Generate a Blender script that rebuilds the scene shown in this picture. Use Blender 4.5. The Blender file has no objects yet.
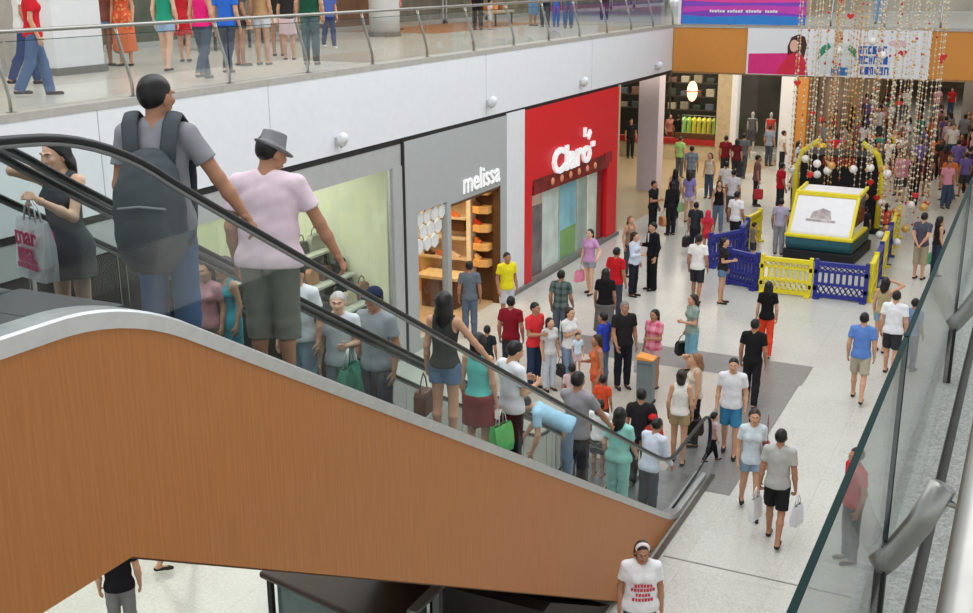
import bpy, math, random
import numpy as np
from math import sin, cos, radians, pi
from mathutils import Vector, Matrix

random.seed(7)
SC = bpy.context.scene
COL = SC.collection

# ------------------------------------------------------------------ camera, sky, lights, exposure
CAM_H = 7.6
def setup_camera():
    f, yaw, pitch, roll = 1125.0, radians(26.1), radians(16.4), radians(-0.3)
    fw = Vector((-sin(yaw)*cos(pitch), cos(yaw)*cos(pitch), -sin(pitch)))
    r = Vector((cos(yaw), sin(yaw), 0)); u = r.cross(fw)
    r2 = cos(roll)*r + sin(roll)*u; u2 = -sin(roll)*r + cos(roll)*u
    cd = bpy.data.cameras.new('camera'); cd.sensor_fit = 'HORIZONTAL'; cd.sensor_width = 36
    cd.lens = f/973*36; cd.clip_start = 0.05; cd.clip_end = 300
    co = bpy.data.objects.new('camera', cd); COL.objects.link(co)
    m = Matrix((r2, u2, -fw)).transposed().to_4x4(); m.translation = (0, 0, CAM_H)
    co.matrix_world = m; SC.camera = co
setup_camera()
vs = SC.view_settings
SC.display_settings.display_device = 'sRGB'
vs.view_transform = 'Standard'; vs.look = 'None'; vs.exposure = 0.05; vs.gamma = 1.0; vs.use_curve_mapping = False

w = bpy.data.worlds.new('daylight'); SC.world = w; w.use_nodes = True
bgn = w.node_tree.nodes['Background']
bgn.inputs[0].default_value = (0.90, 0.95, 1.0, 1); bgn.inputs[1].default_value = 0.95

def area(name, loc, size, power, color=(1, 1, 1), rot=(0, 0, 0), spread=180):
    ld = bpy.data.lights.new(name, 'AREA'); ld.shape = 'RECTANGLE'; ld.size, ld.size_y = size
    ld.energy = power; ld.color = color; ld.spread = radians(spread)
    o = bpy.data.objects.new(name, ld); COL.objects.link(o); o.location = loc; o.rotation_euler = rot
    return o
area('skylight', (-5, 16, 15), (9, 32), 1850, (0.97, 0.98, 1.0))
area('far_ceiling_light', (-3, 62, 4.4), (8, 20), 430, (1.0, 0.93, 0.84))
area('left_front_fill_light', (3.6, 22, 3.6), (2.4, 44), 400, (1.0, 0.97, 0.92), (0, radians(75), 0))  # unseen fill, added to brighten the left shopfronts and the escalator side
area('gallery_light', (-15.5, 24, 9.5), (4, 40), 900, (1.0, 0.96, 0.90))
area('underbridge_light', (-10.5, 42.5, 4.35), (9, 8), 480, (1.0, 0.90, 0.76))
area('underbridge_light', (-3, 45, 4.2), (6, 10), 110, (1.0, 0.93, 0.82))

# ------------------------------------------------------------------ materials
def lin(c):
    return tuple((x/255/12.92 if x/255 <= 0.04045 else ((x/255+0.055)/1.055)**2.4) for x in c)
MATS = {}
def mat(name, rgb, rough=0.6, metal=0.0, var=0.10, scale=6.0, spec=0.4, emit=None, bump=0.0, stretch=(1, 1, 1)):
    """procedural material: a noise varies the base colour slightly and can bump the surface"""
    key = (name, tuple(rgb), rough, metal)
    if key in MATS: return MATS[key]
    m = bpy.data.materials.new(name); m.use_nodes = True
    nt = m.node_tree; b = nt.nodes['Principled BSDF']
    c = lin(rgb)
    tc = nt.nodes.new('ShaderNodeTexCoord'); mp = nt.nodes.new('ShaderNodeMapping'); mp.inputs['Scale'].default_value = stretch
    nz = nt.nodes.new('ShaderNodeTexNoise'); nz.inputs['Scale'].default_value = scale; nz.inputs['Detail'].default_value = 3
    nt.links.new(tc.outputs['Object'], mp.inputs[0]); nt.links.new(mp.outputs[0], nz.inputs['Vector'])
    mr = nt.nodes.new('ShaderNodeMapRange'); mr.inputs[1].default_value = 0.3; mr.inputs[2].default_value = 0.7
    mr.inputs[3].default_value = 1-var; mr.inputs[4].default_value = 1+var
    nt.links.new(nz.outputs[0], mr.inputs[0])
    mx = nt.nodes.new('ShaderNodeVectorMath'); mx.operation = 'SCALE'; mx.inputs[0].default_value = c
    nt.links.new(mr.outputs[0], mx.inputs['Scale']); nt.links.new(mx.outputs[0], b.inputs['Base Color'])
    b.inputs['Roughness'].default_value = rough; b.inputs['Metallic'].default_value = metal
    b.inputs['Specular IOR Level'].default_value = spec
    if emit:
        b.inputs['Emission Color'].default_value = (*lin(rgb), 1); b.inputs['Emission Strength'].default_value = emit
    if bump:
        bp = nt.nodes.new('ShaderNodeBump'); bp.inputs['Strength'].default_value = bump; bp.inputs['Distance'].default_value = 0.01
        nt.links.new(nz.outputs[0], bp.inputs['Height']); nt.links.new(bp.outputs[0], b.inputs['Normal'])
    MATS[key] = m
    return m

def glass_mat(name, tint=(0.955, 0.975, 0.968), refl=0.045, rough=0.02):
    if name in MATS: return MATS[name]
    m = bpy.data.materials.new(name); m.use_nodes = True; nt = m.node_tree; nt.nodes.clear()
    out = nt.nodes.new('ShaderNodeOutputMaterial'); mix = nt.nodes.new('ShaderNodeMixShader')
    t = nt.nodes.new('ShaderNodeBsdfTransparent'); t.inputs[0].default_value = (*tint, 1)
    g = nt.nodes.new('ShaderNodeBsdfGlossy'); g.inputs['Roughness'].default_value = rough
    fr = nt.nodes.new('ShaderNodeLayerWeight'); fr.inputs[0].default_value = 0.25
    mr = nt.nodes.new('ShaderNodeMapRange'); mr.inputs[3].default_value = refl*0.5; mr.inputs[4].default_value = min(1, refl*5)
    nz = nt.nodes.new('ShaderNodeTexNoise'); nz.inputs['Scale'].default_value = 0.6
    nt.links.new(fr.outputs['Fresnel'], mr.inputs[0]); nt.links.new(mr.outputs[0], mix.inputs[0])
    nt.links.new(t.outputs[0], mix.inputs[1]); nt.links.new(g.outputs[0], mix.inputs[2]); nt.links.new(mix.outputs[0], out.inputs[0])
    MATS[name] = m
    return m

def pattern_mat(name, kind, c1, c2, scale=30.0, c3=None):
    key = (name, kind, c1, c2)
    if key in MATS: return MATS[key]
    m = bpy.data.materials.new(name); m.use_nodes = True; nt = m.node_tree; b = nt.nodes['Principled BSDF']
    b.inputs['Roughness'].default_value = 0.8
    tc = nt.nodes.new('ShaderNodeTexCoord'); sep = nt.nodes.new('ShaderNodeSeparateXYZ'); nt.links.new(tc.outputs['Object'], sep.inputs[0])
    def wave(sock, sc):
        a = nt.nodes.new('ShaderNodeMath'); a.operation = 'MULTIPLY'; a.inputs[1].default_value = sc; nt.links.new(sock, a.inputs[0])
        s = nt.nodes.new('ShaderNodeMath'); s.operation = 'SINE'; nt.links.new(a.outputs[0], s.inputs[0])
        g = nt.nodes.new('ShaderNodeMath'); g.operation = 'GREATER_THAN'; g.inputs[1].default_value = 0.25; nt.links.new(s.outputs[0], g.inputs[0])
        return g.outputs[0]
    mx = nt.nodes.new('ShaderNodeMix'); mx.data_type = 'RGBA'
    mx.inputs['A'].default_value = (*lin(c1), 1); mx.inputs['B'].default_value = (*lin(c2), 1)
    if kind == 'stripe': fac = wave(sep.outputs[2], scale)
    elif kind == 'plaid':
        a = wave(sep.outputs[2], scale*2); c = wave(sep.outputs[0], scale*2)
        ad = nt.nodes.new('ShaderNodeMath'); ad.operation = 'MULTIPLY_ADD'; ad.inputs[1].default_value = 0.5
        h = nt.nodes.new('ShaderNodeMath'); h.operation = 'MULTIPLY'; h.inputs[1].default_value = 0.5
        nt.links.new(c, h.inputs[0]); nt.links.new(a, ad.inputs[0]); nt.links.new(h.outputs[0], ad.inputs[2]); fac = ad.outputs[0]
    else:
        nz = nt.nodes.new('ShaderNodeTexVoronoi'); nz.inputs['Scale'].default_value = scale; nt.links.new(tc.outputs['Object'], nz.inputs['Vector'])
        g = nt.nodes.new('ShaderNodeMath'); g.operation = 'LESS_THAN'; g.inputs[1].default_value = 0.38; nt.links.new(nz.outputs['Distance'], g.inputs[0]); fac = g.outputs[0]
    nt.links.new(fac, mx.inputs['Factor']); nt.links.new(mx.outputs['Result'], b.inputs['Base Color'])
    MATS[key] = m
    return m

STEEL = mat('brushed_steel', (168, 166, 160), 0.34, 1.0, 0.05, 20)
ALU = mat('aluminium', (200, 202, 202), 0.38, 0.85, 0.05, 12)
DARKMETAL = mat('dark_metal', (48, 48, 48), 0.45, 0.5)
RUBBER = mat('black_rubber', (22, 23, 24), 0.42)
WHITE = mat('white_paint', (226, 228, 231), 0.55, var=0.02)
BLACK = mat('black_plastic', (26, 26, 28), 0.5)
GLASS = glass_mat('clear_glass')
RGLASS = glass_mat('rail_glass', (0.93, 0.955, 0.945), 0.10, 0.05)
SGLASS = glass_mat('shop_glass', (0.97, 0.985, 0.975), 0.018)
EGLASS = glass_mat('escalator_glass', (0.95, 0.97, 0.965), 0.012)
GEDGE = mat('green_glass_edge', (20, 48, 46), 0.7, spec=0.1)

# ------------------------------------------------------------------ mesh helpers
class MB:
    def __init__(s): s.v = []; s.f = []; s.m = []; s.mi = 0
    def add(s, vs, fs):
        o = len(s.v); s.v += [tuple(p) for p in vs]; s.f += [tuple(i+o for i in f) for f in fs]; s.m += [s.mi]*len(fs); return s
    def box(s, a, b):
        x0, y0, z0 = a; x1, y1, z1 = b
        x0, x1 = min(x0, x1), max(x0, x1); y0, y1 = min(y0, y1), max(y0, y1); z0, z1 = min(z0, z1), max(z0, z1)
        return s.add([(x0,y0,z0),(x1,y0,z0),(x1,y1,z0),(x0,y1,z0),(x0,y0,z1),(x1,y0,z1),(x1,y1,z1),(x0,y1,z1)],
                     [(0,3,2,1),(4,5,6,7),(0,1,5,4),(1,2,6,5),(2,3,7,6),(3,0,4,7)])
    def prism(s, poly, d0, d1, axis='x'):
        """poly: 2-D outline; extruded along axis. x: (y,z), y: (x,z), z: (x,y)"""
        n = len(poly)
        def P(p, d): return {'x': (d, p[0], p[1]), 'y': (p[0], d, p[1]), 'z': (p[0], p[1], d)}[axis]
        vs = [P(p, d0) for p in poly] + [P(p, d1) for p in poly]
        fs = [tuple(range(n))[::-1], tuple(range(n, 2*n))] + [(i, (i+1) % n, n+(i+1) % n, n+i) for i in range(n)]
        return s.add(vs, fs)
    def tube(s, pts, r, n=10, ry=None, closed=False):
        pts = [Vector(p) for p in pts]; N = len(pts); rs = r if isinstance(r, (list, tuple)) else [r]*N
        vs = []; fs = []
        t0 = (pts[1]-pts[0]).normalized()
        up = Vector((0, 0, 1)) if abs(t0.z) < 0.9 else Vector((0, 1, 0))
        for i, p in enumerate(pts):
            t = (pts[min(i+1, N-1)]-pts[max(i-1, 0)]).normalized()
            a = t.cross(up)
            if a.length < 1e-4: a = t.orthogonal()
            a.normalize(); b = a.cross(t).normalized(); up = b
            q = (ry/r) if (ry and not isinstance(r, (list, tuple))) else 1
            vs += [p + a*cos(2*pi*k/n)*rs[i] + b*sin(2*pi*k/n)*rs[i]*q for k in range(n)]
        for i in range(N-1):
            fs += [(i*n+k, i*n+(k+1) % n, (i+1)*n+(k+1) % n, (i+1)*n+k) for k in range(n)]
        if not closed: fs += [tuple(range(n))[::-1], tuple(range((N-1)*n, N*n))]
        return s.add(vs, fs)
    def lathe(s, prof, c=(0, 0, 0), n=20):
        vs = []; fs = []; M = len(prof)
        for (r, z) in prof: vs += [(c[0]+r*cos(2*pi*k/n), c[1]+r*sin(2*pi*k/n), c[2]+z) for k in range(n)]
        for i in range(M-1): fs += [(i*n+k, i*n+(k+1) % n, (i+1)*n+(k+1) % n, (i+1)*n+k) for k in range(n)]
        fs += [tuple(range(n))[::-1], tuple(range((M-1)*n, M*n))]
        return s.add(vs, fs)
    def ball(s, c, r, n=8, m=6, sq=(1, 1, 1)):
        vs = [(c[0], c[1], c[2]-r*sq[2])]; fs = []
        for i in range(1, m):
            a = -pi/2+pi*i/m
            vs += [(c[0]+r*sq[0]*cos(a)*cos(2*pi*k/n), c[1]+r*sq[1]*cos(a)*sin(2*pi*k/n), c[2]+r*sq[2]*sin(a)) for k in range(n)]
        vs.append((c[0], c[1], c[2]+r*sq[2])); t = len(vs)-1
        fs += [(0, 1+(k+1) % n, 1+k) for k in range(n)]
        for i in range(m-2): fs += [(1+i*n+k, 1+i*n+(k+1) % n, 1+(i+1)*n+(k+1) % n, 1+(i+1)*n+k) for k in range(n)]
        b = 1+(m-2)*n
        fs += [(b+k, b+(k+1) % n, t) for k in range(n)]
        return s.add(vs, fs)
    def build(s, name, mats, parent=None, bevel=0, smooth=False, loc=None):
        me = bpy.data.meshes.new(name)
        L = loc or (0, 0, 0)
        me.from_pydata([(p[0]-L[0], p[1]-L[1], p[2]-L[2]) for p in s.v], [], s.f); me.update()
        mats = mats if isinstance(mats, (list, tuple)) else [mats]
        for m in mats: me.materials.append(m)
        if len(mats) > 1: me.polygons.foreach_set('material_index', s.m)
        if smooth: me.polygons.foreach_set('use_smooth', [True]*len(me.polygons))
        o = bpy.data.objects.new(name, me); COL.objects.link(o)
        if loc: o.location = loc
        if parent is not None: o.parent = parent; 
        if parent is not None and loc is None: pass
        if bevel:
            b = o.modifiers.new('bevel', 'BEVEL'); b.width = bevel; b.segments = 2; b.limit_method = 'ANGLE'; b.harden_normals = False
        return o

def tag(o, label=None, cat=None, group=None, kind=None):
    if label: o['label'] = label
    if cat: o['category'] = cat
    if group: o['group'] = group
    if kind: o['kind'] = kind
    return o
def empty(name, label, cat, loc=(0, 0, 0), group=None):
    o = bpy.data.objects.new(name, None); COL.objects.link(o); o.location = loc; o.empty_display_size = 0.2
    return tag(o, label, cat, group)
def struct(o): o['kind'] = 'structure'; return o
def box(name, a, b, m, parent=None, bevel=0): return MB().box(a, b).build(name, m, parent, bevel)
def keep(o, parent):
    """parent a mesh built in world coordinates under a thing that has its own location"""
    o.parent = parent; o.location = Vector(o.location)-Vector(parent.location); return o
def wpart(mb, name, m, thing, bevel=0, smooth=False):
    """part built in world coordinates for a thing placed at thing.location (unrotated)"""
    o = mb.build(name, m, None, bevel, smooth); o.parent = thing; o.location = -Vector(thing.location); return o
def copy_tree(o, parent=None):
    c = o.copy(); COL.objects.link(c)
    if parent is not None: c.parent = parent
    for ch in list(o.children): copy_tree(ch, c)
    return c
FONT = None
def text_mb(mb, s, size, depth, fn, bold=0.0):
    """letters as geometry; fn maps (u, v, w) of the lettering plane to the world"""
    cu = bpy.data.curves.new('lettering', 'FONT'); cu.body = s; cu.size = size; cu.extrude = depth/2; cu.offset = bold
    cu.align_x = 'CENTER'; cu.align_y = 'CENTER'; cu.resolution_u = 3
    o = bpy.data.objects.new('lettering', cu); COL.objects.link(o)
    bpy.context.view_layer.update()
    me = o.evaluated_get(bpy.context.evaluated_depsgraph_get()).to_mesh()
    vs = [fn(v.co.x, v.co.y, v.co.z) for v in me.vertices]; fs = [tuple(p.vertices) for p in me.polygons]
    o.to_mesh_clear(); bpy.data.objects.remove(o); bpy.data.curves.remove(cu)
    mb.add(vs, fs); return mb

# ------------------------------------------------------------------ people: smooth-union bodies meshed by surface nets
def V3(*a): return np.array(a, dtype=np.float64)
class Vol:
    """a list of smooth-union shapes, rasterised block by block and turned into one closed mesh"""
    def __init__(s): s.ops = []; s.cuts = []; s.amp = 0
    def cap(s, a, b, ra, rb, k=0.02, flat=False, sq=None):
        s.ops.append(('c', np.asarray(a, float), np.asarray(b, float), ra, rb, k, flat, sq)); return s
    def ell(s, c, r, k=0.02, R=None):
        s.ops.append(('e', np.asarray(c, float), np.asarray(r, float), R, k)); return s
    def sub(s, c, r, k=0.01, R=None):
        s.cuts.append(('e', np.asarray(c, float), np.asarray(r, float), R, k)); return s
    def cut(s, p, n, k=0.0):
        n = np.asarray(n, float); s.cuts.append(('p', np.asarray(p, float), n/np.linalg.norm(n), None, k)); return s
    def mesh(s, h):
        lo = np.full(3, 1e9); hi = -lo
        for o in s.ops:
            if o[0] == 'c':
                r = max(o[3], o[4])*(1 if o[7] is None else max(o[7])); lo = np.minimum(lo, np.minimum(o[1], o[2])-r); hi = np.maximum(hi, np.maximum(o[1], o[2])+r)
            else:
                r = o[2].max() if o[3] is not None else o[2]; lo = np.minimum(lo, o[1]-r); hi = np.maximum(hi, o[1]+r)
        lo -= 2.5*h+0.01; n = np.ceil((hi-lo+2.5*h+0.01)/h).astype(int)+1
        F = np.full(n, 9.0, np.float32)
        ax = [lo[i]+h*np.arange(n[i]) for i in range(3)]
        for o in s.ops:
            if o[0] == 'c':
                _, a, b, ra, rb, k, flat, sq = o
                pad = max(ra, rb)*(1 if sq is None else max(sq))+k+3*h; bl = np.minimum(a, b)-pad; bh = np.maximum(a, b)+pad
            else:
                _, c, r, R, k = o
                pad = (r.max() if R is not None else r)+k+3*h; bl = c-pad; bh = c+pad
            i0 = np.clip(np.floor((bl-lo)/h).astype(int), 0, n); i1 = np.clip(np.ceil((bh-lo)/h).astype(int)+1, 0, n)
            if (i1 <= i0).any(): continue
            X = ax[0][i0[0]:i1[0], None, None]; Y = ax[1][None, i0[1]:i1[1], None]; Z = ax[2][None, None, i0[2]:i1[2]]
            if o[0] == 'c':
                d = b-a; L2 = max(d@d, 1e-9)
                px, py, pz = X-a[0], Y-a[1], Z-a[2]
                tt = (px*d[0]+py*d[1]+pz*d[2])/L2; t = np.clip(tt, 0, 1)
                qx, qy, qz = px-t*d[0], py-t*d[1], pz-t*d[2]
                if sq is not None: qx, qy, qz = qx/sq[0], qy/sq[1], qz/sq[2]
                D = np.sqrt(qx*qx+qy*qy+qz*qz)-(ra+(rb-ra)*t)
                if flat: D = np.maximum(D, (tt-1)*math.sqrt(L2))
            else:
                px, py, pz = X-c[0], Y-c[1], Z-c[2]
                if R is not None:
                    px, py, pz = (px*R[0,0]+py*R[1,0]+pz*R[2,0], px*R[0,1]+py*R[1,1]+pz*R[2,1], px*R[0,2]+py*R[1,2]+pz*R[2,2])
                k0 = np.sqrt((px/r[0])**2+(py/r[1])**2+(pz/r[2])**2); k1 = np.sqrt((px/r[0]**2)**2+(py/r[1]**2)**2+(pz/r[2]**2)**2)+1e-9
                D = k0*(k0-1)/k1
            sl = (slice(i0[0], i1[0]), slice(i0[1], i1[1]), slice(i0[2], i1[2]))
            G = F[sl]; hh = np.clip(0.5+0.5*(G-D)/k, 0, 1)
            F[sl] = D*hh+G*(1-hh)-k*hh*(1-hh)
        X = ax[0][:, None, None]; Y = ax[1][None, :, None]; Z = ax[2][None, None, :]
        for o in s.cuts:
            if o[0] == 'p': D = (X-o[1][0])*o[2][0]+(Y-o[1][1])*o[2][1]+(Z-o[1][2])*o[2][2]
            else:
                c, r, R = o[1], o[2], o[3]
                px, py, pz = X-c[0], Y-c[1], Z-c[2]
                if R is not None:
                    px, py, pz = (px*R[0,0]+py*R[1,0]+pz*R[2,0], px*R[0,1]+py*R[1,1]+pz*R[2,1], px*R[0,2]+py*R[1,2]+pz*R[2,2])
                k0 = np.sqrt((px/r[0])**2+(py/r[1])**2+(pz/r[2])**2); k1 = np.sqrt((px/r[0]**2)**2+(py/r[1]**2)**2+(pz/r[2]**2)**2)+1e-9
                D = -k0*(k0-1)/k1
            k = o[4]
            if k:
                hh = np.clip(0.5-0.5*(F-D)/k, 0, 1); F = D*hh+F*(1-hh)+k*hh*(1-hh)
            else: F = np.maximum(F, D)
        if s.amp:
            F = F + (s.amp*np.sin(31*X+9*Z+1.3)*np.sin(23*Z+17*Y-11*X)+0.6*s.amp*np.sin(57*Z-29*X+40*Y)).astype(np.float32)
        return nets(F, lo, h)

def nets(F, lo, h):
    S = F < 0; n = np.array(F.shape)
    C = np.zeros(n-1, np.int8)
    for i in (0, 1):
        for j in (0, 1):
            for k in (0, 1): C += S[i:n[0]-1+i, j:n[1]-1+j, k:n[2]-1+k]
    act = (C > 0) & (C < 8); idx = np.argwhere(act)
    if len(idx) == 0: return np.zeros((0, 3)), np.zeros((0, 4), int)
    ID = np.full(act.shape, -1, np.int64); ID[act] = np.arange(len(idx))
    acc = np.zeros((len(idx), 3)); cnt = np.zeros(len(idx))
    cor = {}
    for i in (0, 1):
        for j in (0, 1):
            for k in (0, 1): cor[i, j, k] = F[idx[:, 0]+i, idx[:, 1]+j, idx[:, 2]+k]
    for a in cor:
        for d in range(3):
            if a[d]: continue
            b = list(a); b[d] = 1; b = tuple(b)
            fa, fb = cor[a], cor[b]; m = (fa < 0) != (fb < 0)
            t = fa[m]/(fa[m]-fb[m]); p = np.tile(np.array(a, float), (m.sum(), 1)); p[:, d] = t
            acc[m] += p; cnt[m] += 1
    v = lo+h*(idx+acc/cnt[:, None])
    quads = []
    for d in range(3):
        s0 = [slice(None)]*3; s1 = [slice(None)]*3; s0[d] = slice(0, n[d]-1); s1[d] = slice(1, n[d])
        A = S[tuple(s0)]; B = S[tuple(s1)]
        e = np.argwhere(A != B); u, w_ = (d+1) % 3, (d+2) % 3
        e = e[(e[:, u] > 0) & (e[:, w_] > 0) & (e[:, u] < n[u]-1) & (e[:, w_] < n[w_]-1)]
        fl = A[e[:, 0], e[:, 1], e[:, 2]]
        def cell(du, dw):
            q = e.copy(); q[:, u] += du; q[:, w_] += dw; return ID[q[:, 0], q[:, 1], q[:, 2]]
        q = np.stack([cell(-1, -1), cell(0, -1), cell(0, 0), cell(-1, 0)], 1)
        q[~fl] = q[~fl][:, ::-1]; quads.append(q)
    return v, np.concatenate(quads)

def np_mesh(name, parts):
    """parts: [(verts, quads)], joined into one mesh"""
    vs = []; qs = []; o = 0
    for v, q in parts: vs.append(v); qs.append(q+o); o += len(v)
    v = np.concatenate(vs); q = np.concatenate(qs)
    me = bpy.data.meshes.new(name)
    me.vertices.add(len(v)); me.vertices.foreach_set('co', v.astype(np.float32).ravel())
    me.loops.add(q.size); me.loops.foreach_set('vertex_index', q.astype(np.int32).ravel())
    me.polygons.add(len(q)); me.polygons.foreach_set('loop_start', np.arange(0, q.size, 4, dtype=np.int32))
    me.polygons.foreach_set('use_smooth', np.ones(len(q), bool))
    me.update(calc_edges=True); me.validate()
    return me
def mobj(name, me, m, parent=None):
    o = bpy.data.objects.new(name, me); COL.objects.link(o)
    if not me.materials: me.materials.append(m)
    o.material_slots[0].link = 'OBJECT'; o.material_slots[0].material = m
    if parent is not None: o.parent = parent
    return o

SKIN = [mat('skin', c, 0.55, var=0.05, spec=0.3) for c in ((222, 178, 150), (204, 156, 126), (174, 126, 98), (120, 84, 66))]
HAIRC = {'k': (20, 17, 16), 'b': (44, 30, 24), 'l': (128, 92, 60), 'g': (120, 116, 112), 'w': (190, 186, 180)}
def ik(S, T, la, lb, pole):
    d = T-S; L = np.linalg.norm(d); L2 = min(L, (la+lb)*0.999); u = d/max(L, 1e-6)
    a = (la*la-lb*lb+L2*L2)/(2*L2); hgt = math.sqrt(max(la*la-a*a, 0))
    p = pole-(pole@u)*u; p /= max(np.linalg.norm(p), 1e-6)
    return S+u*a+p*hgt, S+u*L2
def rotz(a): c, s = cos(a), sin(a); return np.array([[c, -s, 0], [s, c, 0], [0, 0, 1.0]])
def rotx(a): c, s = cos(a), sin(a); return np.array([[1.0, 0, 0], [0, c, -s], [0, s, c]])
FAR = {}
def person(pos, yaw=0, h=1.7, f=0, top=('tee', (200, 200, 200)), bot=('jeans', (60, 72, 96)), hair=('short', 'k'), skin=1, L='down', R='down',
           walk=0, lean=0, head=(0, 0), lod=1, fat=1.0, shoe=(50, 46, 44), hat=None, pat=None, label=None, group=None, step=0, face=False):
    """one figure, built standing at the origin facing +Y, then turned by yaw degrees and set down at pos"""
    vox = {0: 0.0095, 1: 0.0145, 2: 0.021}[lod]
    key = None
    if lod == 2: key = (round(h, 1), f, top[0], bot[0], hair[0], str(L), str(R), walk, lean, head, hat and hat[0])
    s = h/1.70; kid = h < 1.45; hs = s*(1+max(0, (1.5-h))*0.45)
    fx = fat*(0.92 if f else 1.0)*(0.95 if kid else 1)
    P = V3(0, 0, .93*s)
    legs = []
    for sd, a, k in ((-1, radians(walk), radians(max(0, -walk)*0.9+4 if walk else 2)), (1, radians(-walk), radians(max(0, walk)*0.9+4 if walk else 2))):
        hip = V3(sd*.083*s*(0.97 if f else 1), 0, .90*s)
        knee = hip+.42*s*V3(sd*.02, sin(a), -cos(a)); ank = knee+.40*s*V3(sd*.005, sin(a-k), -cos(a-k))
        legs.append([sd, hip, knee, ank, a-k])
    dz = .08*s-min(l[3][2] for l in legs)
    for l in legs:
        for q in (1, 2, 3): l[q] = l[q]+V3(0, 0, dz)
    P = P+V3(0, 0, dz)
    ph = radians(lean); RT = rotx(-ph)
    T = lambda x, y, z: P+RT@V3(x*s, y*s, z*s)
    neck = T(0, -.005, .52); RH = RT@rotz(radians(head[0]))@rotx(radians(-head[1])) if abs(lean) < 20 else rotx(-ph*0.6)@rotz(radians(head[0]))@rotx(radians(-head[1]))
    HC = neck+RT@V3(0, .012*s, .045*s)+RH@V3(0, .012*hs, .085*hs)
    H = lambda x, y, z: HC+RH@V3(x*hs, y*hs, z*hs)
    sw = (.146 if f else .168)*(0.5+0.5*fat)
    arms = []
    for sd, md in ((-1, L), (1, R)):
        S = T(sd*sw, -.005, .455); la, lb = .285*s, .25*s; pole = RT@V3(sd*.35, -1, -.3); curl = 0.5
        if isinstance(md, (tuple, list)): Tg = V3(*md); pole = V3(sd*.6, -.5, -.8); curl = 1.1
        elif md == 'down': Tg = S+V3(sd*.06, .05, -.515)*s
        elif md == 'bag': Tg = S+V3(sd*.07, .03, -.525)*s; curl = 1.5
        elif md == 'fwd': Tg = S+V3(sd*.03, .20, -.47)*s
        elif md == 'back': Tg = S+V3(sd*.06, -.17, -.48)*s
        elif md == 'hold': Tg = S+V3(-sd*.06, .27, -.24)*s; curl = 1.2
        elif md == 'carry': Tg = S+V3(-sd*.10, .24, -.16)*s; curl = 0.9
        elif md == 'phone': Tg = H(sd*.085, .03, -.10); pole = V3(sd*1, .3, -1); curl = 1.3
        elif md == 'behind': Tg = S+RT@V3(-sd*.12, -.17, -.46)*s; pole = V3(sd*1, -.5, 0); curl = 0.8
        elif md == 'up': Tg = H(sd*.10, .08, .03); pole = V3(sd*1, .2, -.5)
        elif md == 'out': Tg = S+V3(sd*.20, .22, -.36)*s
        else: Tg = S+V3(sd*.06, .04, -.52)*s
        E_, W_ = ik(S, Tg, la, lb, pole)
        arms.append((sd, S, E_, W_, curl))
    parts = {}
    if key is None or key not in FAR:
        m = 0.97 if f else 1.0
        b = Vol()
        b.ell(T(0, -.005, .0), V3(.150*fx, .105, .105)*s, .04*s, RT).ell(T(0, 0, .16), V3(.118*fx*m, .088*(.6+.4*fat), .13)*s, .05*s, RT)
        b.ell(T(0, 0, .345), V3(.150*fx*m, .103, .16)*s, .05*s, RT)
        if f:
            for sd in (-1, 1): b.ell(T(sd*.062, .085, .335), V3(.05, .045, .05)*s, .03*s)
        for sd in (-1, 1): b.cap(T(sd*.05, -.012, .485), T(sd*sw*.9, -.01, .450), .042*s, .046*s, .05*s)
        b.cap(T(0, -.012, .47), neck+RT@V3(0, .008*s, .04*s), .060*s, .050*s, .04*s)
        for sd, hip, knee, ank, fa in legs:
            lm = 1.04 if f else 1.0
            b.cap(hip+V3(0, -.005*s, -.01), knee, .080*s*lm*(.5+.5*fat), .051*s, .03*s)
            mid = knee*.68+ank*.32+V3(0, -.018*s, 0)
            b.cap(knee, mid, .049*s, .050*s, .02*s).cap(mid, ank, .050*s, .033*s, .02*s)
            b.cap(ank+V3(0, -.03*s, -.04*s), ank+V3(0, .10*s, -.052*s), .032*s, .026*s, .02*s).cap(ank, ank+V3(0, -.03*s, -.045*s), .034*s, .03*s, .02*s)
            b.cap(ank+V3(0, .10*s, -.054*s), ank+V3(sd*.01*s, .155*s, -.06*s), .028*s, .02*s, .02*s)
        for sd, S, E_, W_, cu in arms:
            am = .92 if f else 1.03
            b.cap(S, E_, .049*s*am, .038*s*am, .03*s).cap(E_, E_*.6+W_*.4, .038*s*am, .038*s*am, .02*s).cap(E_*.6+W_*.4, W_, .038*s*am, .025*s*am, .02*s)
        pt = []
        # head
        hv = Vol()
        hv.ell(H(0, -.012, .022), V3(.073, .094, .086)*hs, .02, RH).ell(H(0, .024, -.042), V3(.057, .063, .074)*hs, .03, RH)
        hv.ell(H(0, .058, -.094), V3(.027, .024, .020)*hs, .02, RH)
        hv.cap(H(0, .086, .004), H(0, .101, -.028), .008*hs, .0115*hs, .012).ell(H(0, .091, -.033), V3(.017, .012, .009)*hs, .01, RH)
        for sd in (-1, 1):
            hv.ell(H(sd*.074, -.006, -.014), V3(.011, .022, .033)*hs, .008, RH@rotz(-sd*.35))
            hv.ell(H(sd*.036, .070, -.022), V3(.022, .02, .02)*hs, .02, RH)
            hv.cap(H(sd*.012, .092, .022), H(sd*.044, .080, .024), .009*hs, .008*hs, .012)
        hv.cap(H(-.018, .084, -.062), H(.018, .084, -.062), .009*hs, .009*hs, .008)
        hv.cap(neck+RT@V3(0, -.01*s, -.03*s), H(0, -.015, -.05), .053*s, .050*hs, .03)
        for sd in (-1, 1): hv.sub(H(sd*.031, .094, .008), V3(.017, .012, .010)*hs, .008, RH)
        fv = Vol() if lod < 2 else b
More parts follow.
